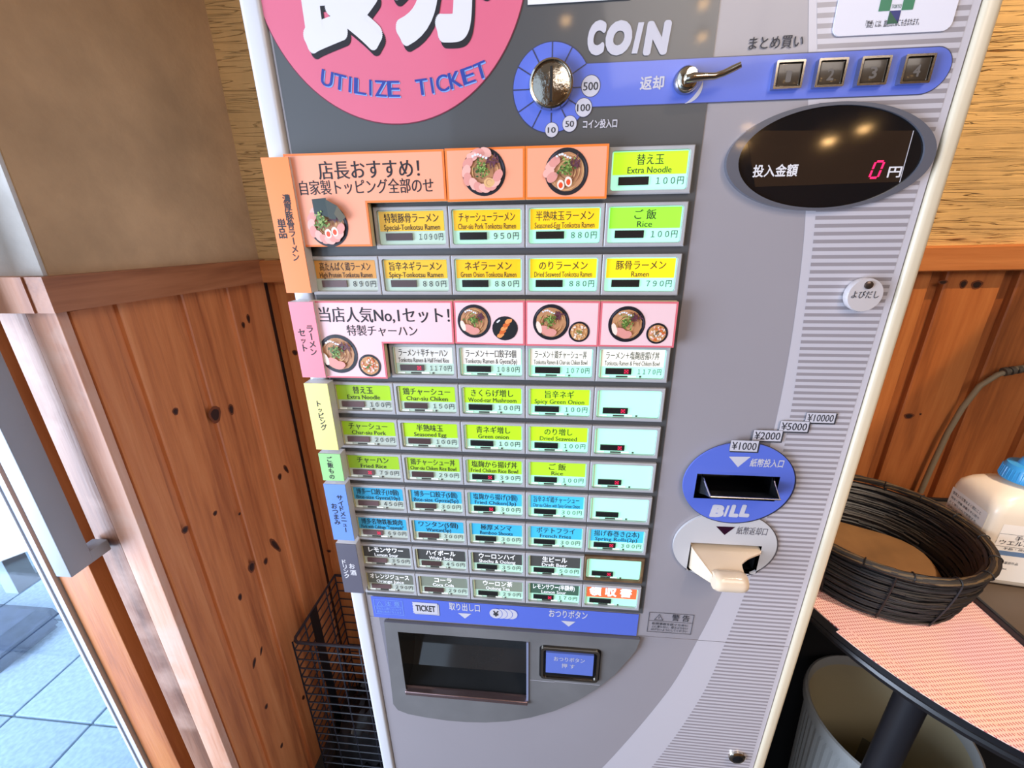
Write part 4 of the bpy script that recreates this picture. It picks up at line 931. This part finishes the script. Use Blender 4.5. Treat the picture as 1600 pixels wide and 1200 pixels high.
q.rect(cx - s_ * 1.5, cx - s_ / 2, cz - s_ / 2, cz + s_ / 2, .0023, g1); q.rect(cx + s_ / 2, cx + s_ * 1.5, cz - s_ / 2, cz + s_ / 2, .0023, g1); q.rect(cx - s_ / 2, cx + s_ / 2, cz + s_ / 2, cz + s_ * 1.5, .0023, g2)
q.flat([[(cx - s_ / 2, cz - s_ / 2), (cx + s_ / 2, cz - s_ / 2), (cx + s_ / 2, cz - s_ * 1.5)]], .0023, g2); q.flat([[(cx - s_ / 2, cz - s_ / 2), (cx + s_ / 2, cz - s_ * 1.5), (cx - s_ / 2, cz - s_ * 1.5)]], .0022, g3)
q.text('TOKYO', cx - s_ * .42, cx + s_ * .42, cz - .0015, .0030, .0021, g3, .01); o = q.build('emblem', base); o.location = -base.location
q = MB(); q.flat([[(.0390, .1045), (.1213, .1045), (.1213, .20), (.0390, .20)]], .0022, mat('white_paper', (232, 230, 228), rough=.6), .0004); q.build('notice_sheet', label='white notice sheet on the charcoal panel above the coin lettering', cat='sign')

# ------------------------------------------------------------------ wire basket
m_wire = mat('black_coated_wire', (38, 40, 50), rough=.35, coat=.3)
wbk = empty('wire_basket', (-.36, .28, FL), 'black wire grid basket standing between the left wall and the machine', 'basket')
bx0, bx1, by0, by1, zt_ = -.486, -.235, .195, .385, -.908
BO = Vector(wbk.location)
def bp_(q, n, kind=None): o = q.build(n, wbk, kind=kind); o.location = -BO
q = MB(); rp_ = [(bx0 + .012, by0, zt_), (bx1, by0, zt_), (bx1, by1, zt_), (bx0, by1, zt_), (bx0, by0 + .012, zt_), (bx0 + .004, by0 + .004, zt_), (bx0 + .012, by0, zt_)]; q.tube(rp_, .0035, m_wire, 8); bp_(q, 'rim')
def fence(axis, fixed, a0, a1, nm):
    q = MB(); z = zt_ - .024
    while z > FL + .01:
        pts = [(a0, fixed, z), (a1, fixed, z)] if axis == 'x' else [(fixed, a0, z), (fixed, a1, z)]
        q.tube(pts, .0018, m_wire, 5); z -= .028
    n = max(1, round((a1 - a0) / .046))
    for i in range(n + 1):
        a = a0 + (a1 - a0) * i / n; p_ = (a, fixed) if axis == 'x' else (fixed, a); q.tube([(p_[0], p_[1], zt_), (p_[0], p_[1], FL + .003)], .0018, m_wire, 5)
    bp_(q, nm)
fence('x', by0, bx0, bx1, 'front_grid'); fence('x', by1, bx0, bx1, 'rear_grid'); fence('y', bx0, by0, by1, 'side_grid'); fence('y', bx1, by0, by1, 'side_grid')
q = MB(); q.box(bx0 + .0015, bx0 + .003, .262, .290, FL + .004, zt_ + .002, m_black); bp_(q, 'strap')
q = MB(); q.box(bx0 + .004, bx1 - .004, by0 + .004, by1 - .004, FL + .003, FL + .008, m_black)
bp_(q, 'base')
q = MB(); bm = bmesh.new(); bmesh.ops.create_grid(bm, x_segments=18, y_segments=14, size=1); rnd = random.Random(3)
for v in bm.verts: v.co = Vector(((bx0 + bx1) / 2 + v.co.x * .105, (by0 + by1) / 2 + v.co.y * .078, FL + .10 + .05 * math.cos(v.co.x * 1.4) * math.cos(v.co.y * 1.4) + rnd.uniform(-.012, .012) + (-.085 if max(abs(v.co.x), abs(v.co.y)) > .99 else 0)))
q.bm(bm, mat('black_crumpled_bag', (22, 22, 26), rough=.4), True); q.build('black_bag', label='black crumpled plastic bag lying in the wire basket', cat='bag')

# ------------------------------------------------------------------ table with mat
ZT = -.60
m_tb = mat('black_table_laminate', (26, 25, 28), rough=.35)
tc_, tR = (.800, .200), .352
tb = empty('side_table', (.80, .2, FL), 'black half round table standing right of the machine against the wall', 'table')
TO = Vector(tb.location)
arcp = [(tc_[0] + tR * math.cos(a), tc_[1] + tR * math.sin(a)) for a in [PI - .42 + (PI + .84) * i / 48 for i in range(49)]]
arcp = [(x_, min(y_, .385)) for x_, y_ in arcp]
q = MB(); n = len(arcp)
vs = [(x_, y_, z_) for z_, g in ((ZT - .028, .004), (ZT - .022, 0), (ZT - .005, 0), (ZT - .0012, .003)) for x_, y_ in [(tc_[0] + (p_[0] - tc_[0]) * (1 - g / tR), tc_[1] + (p_[1] - tc_[1]) * (1 - g / tR)) for p_ in arcp]]
fs = [(k * n + i, k * n + (i + 1) % n, (k + 1) * n + (i + 1) % n, (k + 1) * n + i) for k in range(3) for i in range(n)] + [tuple(range(n))[::-1], tuple(range(3 * n, 4 * n))]
q.add(vs, fs, m_tb); o = q.build('tabletop', tb); o.location = -TO
for lx, ly in ((.600, .045), (.98, .045)):
    q = MB(); q.tube([(lx, ly, ZT - .03), (lx, ly, FL + .012)], .0195, mat('black_painted_steel', (30, 29, 33), rough=.4), 16); q.lathe([(.0001, .012), (.030, .012), (.032, .003), (.030, .0)], (lx, ly, FL), m_black, 16); o = q.build('leg', tb); o.location = -TO
q = MB(); q.tube([(tc_[0] + (p_[0] - tc_[0]) * .93, tc_[1] + (p_[1] - tc_[1]) * .93, ZT - .042) for p_ in arcp[6:44]], .012, m_tb, 8); o = q.build('under_rail', tb); o.location = -TO
# mat
mm = bpy.data.materials.new('dotted_pink_weave'); mm.use_nodes = True; nt = mm.node_tree; bs_ = nt.nodes['Principled BSDF']; L = nt.links.new
tcn = node(nt, 'ShaderNodeTexCoord'); mpn = node(nt, 'ShaderNodeMapping'); mpn.inputs['Rotation'].default_value = (0, 0, .9); mpn.inputs['Scale'].default_value = (1, .62, 1); L(tcn.outputs['Object'], mpn.inputs[0])
sp = node(nt, 'ShaderNodeSeparateXYZ'); L(mpn.outputs[0], sp.inputs[0])
def mth(op, a, b_=None):
    n_ = node(nt, 'ShaderNodeMath', operation=op)
    for i, v in enumerate((a, b_)):
        if v is None: continue
        if isinstance(v, (int, float)): n_.inputs[i].default_value = v
        else: L(v, n_.inputs[i])
    return n_.outputs[0]
rowi = mth('FLOOR', mth('DIVIDE', sp.outputs['Y'], .0030)); off = mth('MULTIPLY', mth('MODULO', rowi, 2), .5)
fx = mth('ABSOLUTE', mth('SUBTRACT', mth('FRACT', mth('ADD', mth('ADD', mth('DIVIDE', sp.outputs['X'], .0038), off), 400)), .5)); fy = mth('ABSOLUTE', mth('SUBTRACT', mth('FRACT', mth('ADD', mth('DIVIDE', sp.outputs['Y'], .0030), 400)), .5))
dot = mth('MULTIPLY', mth('LESS_THAN', fx, .27), mth('LESS_THAN', fy, .2))
nn = node(nt, 'ShaderNodeTexNoise'); nn.inputs['Scale'].default_value = 14; L(tcn.outputs['Object'], nn.inputs['Vector'])
bc = ramp(nt, nn.outputs['Fac'], [(.35, lin((234, 192, 190))), (.65, lin((244, 202, 182)))])
mxn = node(nt, 'ShaderNodeMix', data_type='RGBA'); L(dot, mxn.inputs[0]); L(bc, mxn.inputs[6]); mxn.inputs[7].default_value = lin((190, 92, 92)); L(mxn.outputs[2], bs_.inputs['Base Color']); bs_.inputs['Roughness'].default_value = .85
bpn = node(nt, 'ShaderNodeBump'); bpn.inputs['Strength'].default_value = .5; bpn.inputs['Distance'].default_value = .0008; L(mth('SUBTRACT', 1, dot), bpn.inputs['Height']); L(bpn.outputs[0], bs_.inputs['Normal'])
# front outline follows the table edge, with a stepped second layer
def edge(a, r=tR + .004): return (tc_[0] + r * math.cos(a), tc_[1] + r * math.sin(a))
a_s = math.atan2(.055 - tc_[1], .489 - tc_[0])
f1 = [edge(a, tR + .006) for a in [PI - .35 + (a_s % (2 * PI) - PI + .35) * i / 12 for i in range(13)]]
f2 = [edge(a, tR + .013) for a in [(a_s % (2 * PI)) + (1.5 * PI + .15 - (a_s % (2 * PI))) * i / 20 for i in range(21)]]
step = [edge(a_s, tR - .012)]
outl = f1 + f2 + [(.702, f2[-1][1]), (.702, .30), (.50, .30)]
q = MB()
def hflat(q, pts, z0, z1, m_):
    n = len(pts); tri = tessellate_polygon([[Vector((p_[0], p_[1], 0)) for p_ in pts]])
    def o2(t):
        A, B, C2 = [pts[i] for i in t]; return t if (B[0] - A[0]) * (C2[1] - A[1]) - (B[1] - A[1]) * (C2[0] - A[0]) > 0 else (t[0], t[2], t[1])
    q.add([(p_[0], p_[1], z1) for p_ in pts], [o2(t) for t in tri], m_); q.add([(p_[0], p_[1], z0) for p_ in pts], [o2(t)[::-1] for t in tri], m_)
    q.add([(p_[0], p_[1], z0) for p_ in pts] + [(p_[0], p_[1], z1) for p_ in pts], [(i, (i + 1) % n, (i + 1) % n + n, i + n) for i in range(n)], m_)
hflat(q, outl, ZT - .001, ZT + .0008, mm)
q.build('place_mat', label='pink dotted woven mat covering the front of the black side table', cat='mat')
q = MB(); f3 = [edge(a, tR - .004) for a in [(a_s % (2 * PI)) + (1.5 * PI + .1 - (a_s % (2 * PI))) * i / 20 for i in range(21)]]; st_ = [(x_, y_) for x_, y_ in f2] 
hflat(q, [edge(a, tR + .015) for a in [(a_s % (2 * PI)) + (1.5 * PI + .1 - (a_s % (2 * PI))) * i / 20 for i in range(21)]] + f3[::-1], ZT + .0009, ZT + .0018, mm)
o = q.build('mat_hem_strip', label='folded pink strip along the front edge of the dotted mat', cat='mat')
# tray
tr_ = empty('serving_tray', (.84, .2, ZT), 'dark brown tray with raised black edge under the pump bottle', 'tray')
q = MB(); q.box(.708, 1.08, -.02, .37, ZT - .0005, ZT + .004, mat('brown_tray_surface', (96, 80, 66), rough=.45, noise=.2, nscale=8)); o = q.build('tray_floor', tr_); o.location = -Vector(tr_.location)
q = MB()
for a_ in ((.702, .708, -.026, .376), (1.08, 1.086, -.026, .376), (.702, 1.086, -.026, -.02), (.702, 1.086, .37, .376)): q.bbox(*a_, ZT - .0005, ZT + .010, .0015, m_tb)
o = q.build('raised_edge', tr_); o.location = -Vector(tr_.location)
# things under the table
q = MB(); q.box(.42, 1.30, .30, .385, FL, ZT - .06, mat('dark_fill_black', (18, 17, 19), rough=.9)); q.build('dark_fill_box', label='black low cabinet behind the round bin under the table', cat='cabinet')  # black box added to fill the dark space behind the bin
bn = empty('waste_bin', (.716, .168, FL), 'round pale grey ribbed waste bin under the black table', 'bin')
q = MB(); m_bin = mat('pale_grey_plastic', (176, 178, 176), rough=.45, noise=.06, nscale=6); m_bini = mat('bin_inside', (196, 184, 150), rough=.5, noise=.1, nscale=5)
n = 120; prof = [(.100, .002), (.103, .01), (.122, .37), (.124, .392)]
vs = []
for r_, h_ in prof:
    for k in range(n):
        a = 2 * PI * k / n; rr = r_ + (.0013 if k % 2 else 0) * (1 if .005 < h_ < .385 else 0); vs.append((rr * math.cos(a), rr * math.sin(a), h_))
fs = [(i * n + k, i * n + (k + 1) % n, (i + 1) * n + (k + 1) % n, (i + 1) * n + k) for i in range(3) for k in range(n)]
q.add(vs, fs, m_bin); q.build('body', bn)
q = MB(); q.lathe([(.124, .392), (.131, .396), (.1325, .408), (.131, .418), (.127, .420), (.1235, .416), (.122, .40)], (0, 0, 0), m_bin, 64); q.build('rim', bn)
q = MB(); q.lathe([(.1235, .415), (.120, .37), (.101, .012), (.0001, .010)], (0, 0, 0), m_bini, 64); q.build('inner_wall', bn)
q = MB()
for a0, w_, mc in ((1.9, .5, (110, 106, 92)), (.6, .35, (132, 128, 112))):
    vs = []
    for h_ in (.05, .22):
        for i in range(7): a = a0 + w_ * i / 6; r_ = .1005 + (h_ - .012) * .054; vs.append((r_ * math.cos(a) * .985, r_ * math.sin(a) * .985, h_))
    q.add(vs, [(i, i + 1, i + 8, i + 7) for i in range(6)], mat('bin_patch_%d' % mc[0], mc, rough=.5))
q.build('inner_label', bn)

# wicker basket
bk = empty('wicker_basket', (.583, .178, ZT + .001), 'dark woven round wicker basket sitting on the pink mat', 'basket')
m_wk = [mat('black_straw', (26, 24, 26), rough=.55, noise=.3, nscale=60), mat('dark_brown_straw', (46, 38, 32), rough=.55, noise=.3, nscale=60), mat('charcoal_straw', (36, 34, 38), rough=.5, noise=.3, nscale=60)]
m_st = mat('tan_straw', (96, 76, 50), rough=.6, noise=.4, nscale=50)
rnd = random.Random(11)
def rad(h): return .112 + .016 * math.sin(min(1, h / .10) * PI / 2)
TILT = .0
q = MB(); nr = 42
for i in range(nr):
    h = .002 + .089 * i / (nr - 1)
    for s in range(3):
        a0 = rnd.uniform(0, 6.28); ln = rnd.uniform(2.0, 2.8); pts = []
        N2 = 22; dh = rnd.uniform(-.002, .002); dr_ = rnd.uniform(-.0015, .0015)
        for k in range(N2 + 1):
            a = a0 + ln * k / N2; rr = rad(h) + dr_ + .0012 * math.sin(a * 8 + i * PI)
            pts.append((rr * math.cos(a), rr * math.sin(a), h + dh * (k / N2) + .0012 * math.sin(a * 3 + i)))
        q.tube(pts, .0014, rnd.choice(m_wk), 5, False)
        if i > 3: q.tube([(p_[0] * .955, p_[1] * .955, p_[2]) for p_ in pts[::2]], .0019, rnd.choice(m_wk), 4, False)
q.build('woven_wall', bk, kind='stuff')
q = MB(); vs = []; n = 48
q.lathe([(.1105, .0005), (.1135, .02), (.1225, .06), (.1265, .088)], (0, 0, 0), mat('black_straw', (26, 24, 26)), 48); q.build('lining', bk)
q = MB()
for i in range(11):
    a = .3 + i * 2 * PI / 11; pts = []
    for k in range(10): h = .002 + .09 * k / 9; rr = rad(h) + .003; pts.append((rr * math.cos(a), rr * math.sin(a), h))
    q.tube(pts, .0012, m_wk[0], 5); pts = [((rad(p_[2]) - .004) * math.cos(a), (rad(p_[2]) - .004) * math.sin(a), p_[2]) for p_ in pts]; q.tube(pts, .0022, m_wk[0], 5)
q.build('tie_strands', bk, kind='stuff')
q = MB()
for s in range(12):
    ph = s * PI * 2 / 12; pts = []
    for k in range(81):
        a = 2 * PI * k / 80; tw = ph + a * 2; rr = .129 + .0040 * math.cos(tw) + rnd.uniform(-.0006, .0006); pts.append((rr * math.cos(a), rr * math.sin(a), .0945 + .0034 * math.sin(tw) + rnd.uniform(-.0006, .0006)))
    q.tube(pts, .0021, m_st if s % 3 == 0 else m_wk[s % 2], 5, False)
for k in range(16):
    a = k * 2 * PI / 16 + .1; q.lathe([(.0080, -.001), (.0085, 0), (.0080, .001)], (0, 0, 0), m_wk[0], 4)
    del q.v[-12:]; del q.f[-8:]; del q.mi[-8:]; del q.smooth[-8:]
    c_ = Vector((.129 * math.cos(a), .129 * math.sin(a), .095)); rd = Vector((math.cos(a), math.sin(a), 0)); up_ = Vector((0, 0, 1))
    q.tube([c_ + rd * .0066 * math.cos(t) + up_ * .0060 * math.sin(t) for t in [2 * PI * j / 12 for j in range(13)]], .0008, m_wk[0], 4, False)
q.build('rim', bk)
q = MB(); vs = [(0, 0, .012)]; n = 40
for i in range(n): a = 2 * PI * i / n; rr = .104 + .003 * math.sin(a * 5); vs.append((rr * math.cos(a), rr * math.sin(a), .014 + .004 * math.sin(a * 3 + 1)))
q.add(vs, [(0, i + 1, (i + 1) % n + 1) for i in range(n)], mat('brown_paper_liner', (140, 100, 58), rough=.7, noise=.35, nscale=14, bump=.6), True); q.build('paper_liner', bk, recalc=True)

# pump bottle
pb = empty('pump_bottle', (.778, .188, ZT + .0045), 'white pump bottle of hand sanitiser with blue cap at the right edge', 'bottle')
m_pl = mat('milky_plastic', (236, 222, 200), rough=.35, coat=.2); m_cap = mat('sky_blue_plastic', (58, 160, 226), rough=.35, coat=.3)
q = MB(); RZ = math.radians(-8)
def rr4(hx, hy, r, z, n=6):
    o_ = []
    for cx, cy, a in ((hx - r, hy - r, 0), (-hx + r, hy - r, PI / 2), (-hx + r, -hy + r, PI), (hx - r, -hy + r, 1.5 * PI)):
        for i in range(n + 1): o_.append((cx + r * math.cos(a + PI / 2 * i / n), cy + r * math.sin(a + PI / 2 * i / n), z))
    return [(x_ * math.cos(RZ) - y_ * math.sin(RZ), x_ * math.sin(RZ) + y_ * math.cos(RZ), z_) for x_, y_, z_ in o_]
lv = [(.040, .030, .010, .0), (.050, .040, .012, .002), (.054, .044, .014, .008), (.054, .044, .014, .125), (.0525, .0425, .016, .138), (.046, .037, .018, .148), (.034, .030, .020, .156), (.024, .024, .0235, .160), (.020, .020, .0198, .163), (.020, .020, .0198, .172)]
vs = []; nn_ = 28
for a_ in lv: vs += rr4(*a_)
fs = [(k * nn_ + i, k * nn_ + (i + 1) % nn_, (k + 1) * nn_ + (i + 1) % nn_, (k + 1) * nn_ + i) for k in range(len(lv) - 1) for i in range(nn_)] + [tuple(range(nn_))[::-1]]
q.add(vs, fs, m_pl, True); q.build('body', pb)
q = MB(); q.lathe([(.0225, .164), (.0275, .166), (.028, .170), (.0265, .184), (.024, .190), (.014, .191), (.0125, .196), (.011, .200), (.0001, .200)], (0, 0, 0), m_cap, 40)
for k in range(40): a = 2 * PI * k / 40; q.tube([(.0278 * math.cos(a), .0278 * math.sin(a), .168), (.0264 * math.cos(a), .0264 * math.sin(a), .184)], .0007, m_cap, 4)
q.build('cap', pb)
q = MB(); q.tube([(0, 0, .198), (0, 0, .226)], .0072, mat('white_stem', (236, 232, 226), rough=.4), 16); q.build('stem', pb)
q = MB(); q.lathe([(.0001, .224), (.0105, .224), (.013, .227), (.013, .236), (.010, .241), (.0001, .242)], (0, 0, 0), m_cap, 28); q.tube([(-.004, 0, .234), (.03, -.012, .236), (.045, -.018, .233), (.049, -.02, .226)], .0055, m_cap, 10); q.build('pump_head', pb)
# labels: front face (towards -Y) and left face (towards -X)
def on_front(q, fn): pass
def lab(face, x0, x1, z0, z1, m_, d=.0006):
    vs = []
    for a, z_ in ((x0, z0), (x1, z0), (x1, z1), (x0, z1)):
        p_ = (a, -.044 - d) if face == 'F' else (-.054 - d, -a)
        vs.append((p_[0] * math.cos(RZ) - p_[1] * math.sin(RZ), p_[0] * math.sin(RZ) + p_[1] * math.cos(RZ), z_))
    return vs
def labq(q, face, x0, x1, z0, z1, m_, d): q.add(lab(face, x0, x1, z0, z1, m_, d), [(0, 1, 2, 3)], m_)
def labt(q, face, st, x0, x1, zc, h, m_, d, bold=0):
    g = glyph(st, bold); w_ = g[2] - g[1]; kx = (x1 - x0) / w_; kz = h / .9; vs = []
    for vx, vz in g[0]:
        a = x0 + (vx - g[1]) * kx; z_ = zc + (vz - .36) * kz; p_ = (a, -.044 - d) if face == 'F' else (-.054 - d, -a)
        vs.append((p_[0] * math.cos(RZ) - p_[1] * math.sin(RZ), p_[0] * math.sin(RZ) + p_[1] * math.cos(RZ), z_))
    q.add(vs, g[3], m_)
m_lab = mat('white_label', (246, 240, 230), rough=.5)
q = MB(); labq(q, 'F', -.038, .038, .012, .112, m_lab, .0004); labq(q, 'F', -.038, .038, .058, .066, mat('slate_blue_band', (104, 134, 172), rough=.5), .0006); labq(q, 'F', -.038, .038, .0955, .0960, m_text, .0006); labq(q, 'F', -.038, .038, .0735, .0740, m_text, .0006)
labt(q, 'F', '手指消毒', -.018, .022, .090, .0085, m_ink, .0008, .03); labt(q, 'F', 'ウエルパス手指', -.034, .034, .081, .0085, m_ink, .0008, .03); labt(q, 'F', '手指・皮膚の消毒', -.026, .022, .0705, .004, m_text, .0008); labt(q, 'F', '指定医薬部外品', -.030, .000, .045, .0045, m_text, .0008); labt(q, 'F', '1000mL', -.022, -.010, .034, .0035, m_text, .0008); q.build('front_label', pb)
q = MB(); labq(q, 'L', -.036, .036, .058, .122, m_lab, .0004); labt(q, 'L', '使用上の注意をよく読むこと', -.032, .026, .114, .0055, m_ink, .0008, .03)
for i, st in enumerate(('用法・用量 適量を手に取り', 'よく擦り込んで使用する', '火気に近づけないこと', '目に入らないようにする', '子供の手の届かない所へ')): labt(q, 'L', st, -.032, .026 - .003 * (i % 3), .105 - .008 * i, .0042, m_text, .0008)
q.build('side_label', pb)

# cable on the back wall
q = MB(); cp = [(.980, .383, -.312), (.935, .383, -.309), (.905, .383, -.316), (.880, .383, -.328), (.858, .383, -.350), (.843, .383, -.395), (.834, .383, -.45), (.829, .383, -.52), (.826, .383, -.585)]
q.tube(cp, .0048, mat('beige_grey_cable', (132, 118, 96), rough=.6), 10); cb_ = q.build('cable', label='beige grey cable curving down the pine wall behind the wicker basket', cat='cable')
q = MB()
for i in range(5): x_ = .888 + .010 * i; q.tube([(x_, .383, -.3225 + .0022 * i), (x_ + .006, .383, -.3205 + .0020 * i)], .0082 - .0004 * i, mat('grey_strain_relief', (84, 76, 66), rough=.6), 10)
q.build('strain_relief', cb_)

# hanging lamps of the shop (they show as small glints on the glossy panels)
m_glow = mat('lamp_glow', (255, 214, 150), emit=45, ecol=(255, 200, 130))
for lb_, x_, z_ in (('leftmost', .10, .80), ('higher one of the second group', .68, .83), ('lower one of the second group', .69, .715), ('third from the left, higher', .94, .37), ('third from the left, lower', .92, .295), ('fourth from the left', 1.30, .30), ('rightmost', 1.44, .345)):
    yl = -1.87
    if 'lower' in lb_ or lb_ == 'rightmost': yl = -2.05; x_ = .063 + (x_ - .063) * 1.078; z_ = -.067 + (z_ + .067) * 1.078
    lm = empty('hanging_lamp', (x_, yl, z_), 'warm hanging lamp behind the viewer, ' + lb_, 'lamp', 'hanging lamps of the shop')
    q = MB(); q.tube([(0, 0, .03), (0, 0, 1.25 - z_)], .003, m_black, 6); q.build('cord', lm)
    q = MB(); q.lathe([(.008, .035), (.030, .020), (.036, -.005), (.034, -.005), (.028, .016)], (0, 0, 0), m_black, 24); q.build('shade', lm)
    q = MB(); q.lathe([(.0001, .014), (.018, .008), (.024, -.004), (.016, -.018), (.0001, -.022)], (0, 0, 0), m_glow, 20); q.build('bulb', lm)
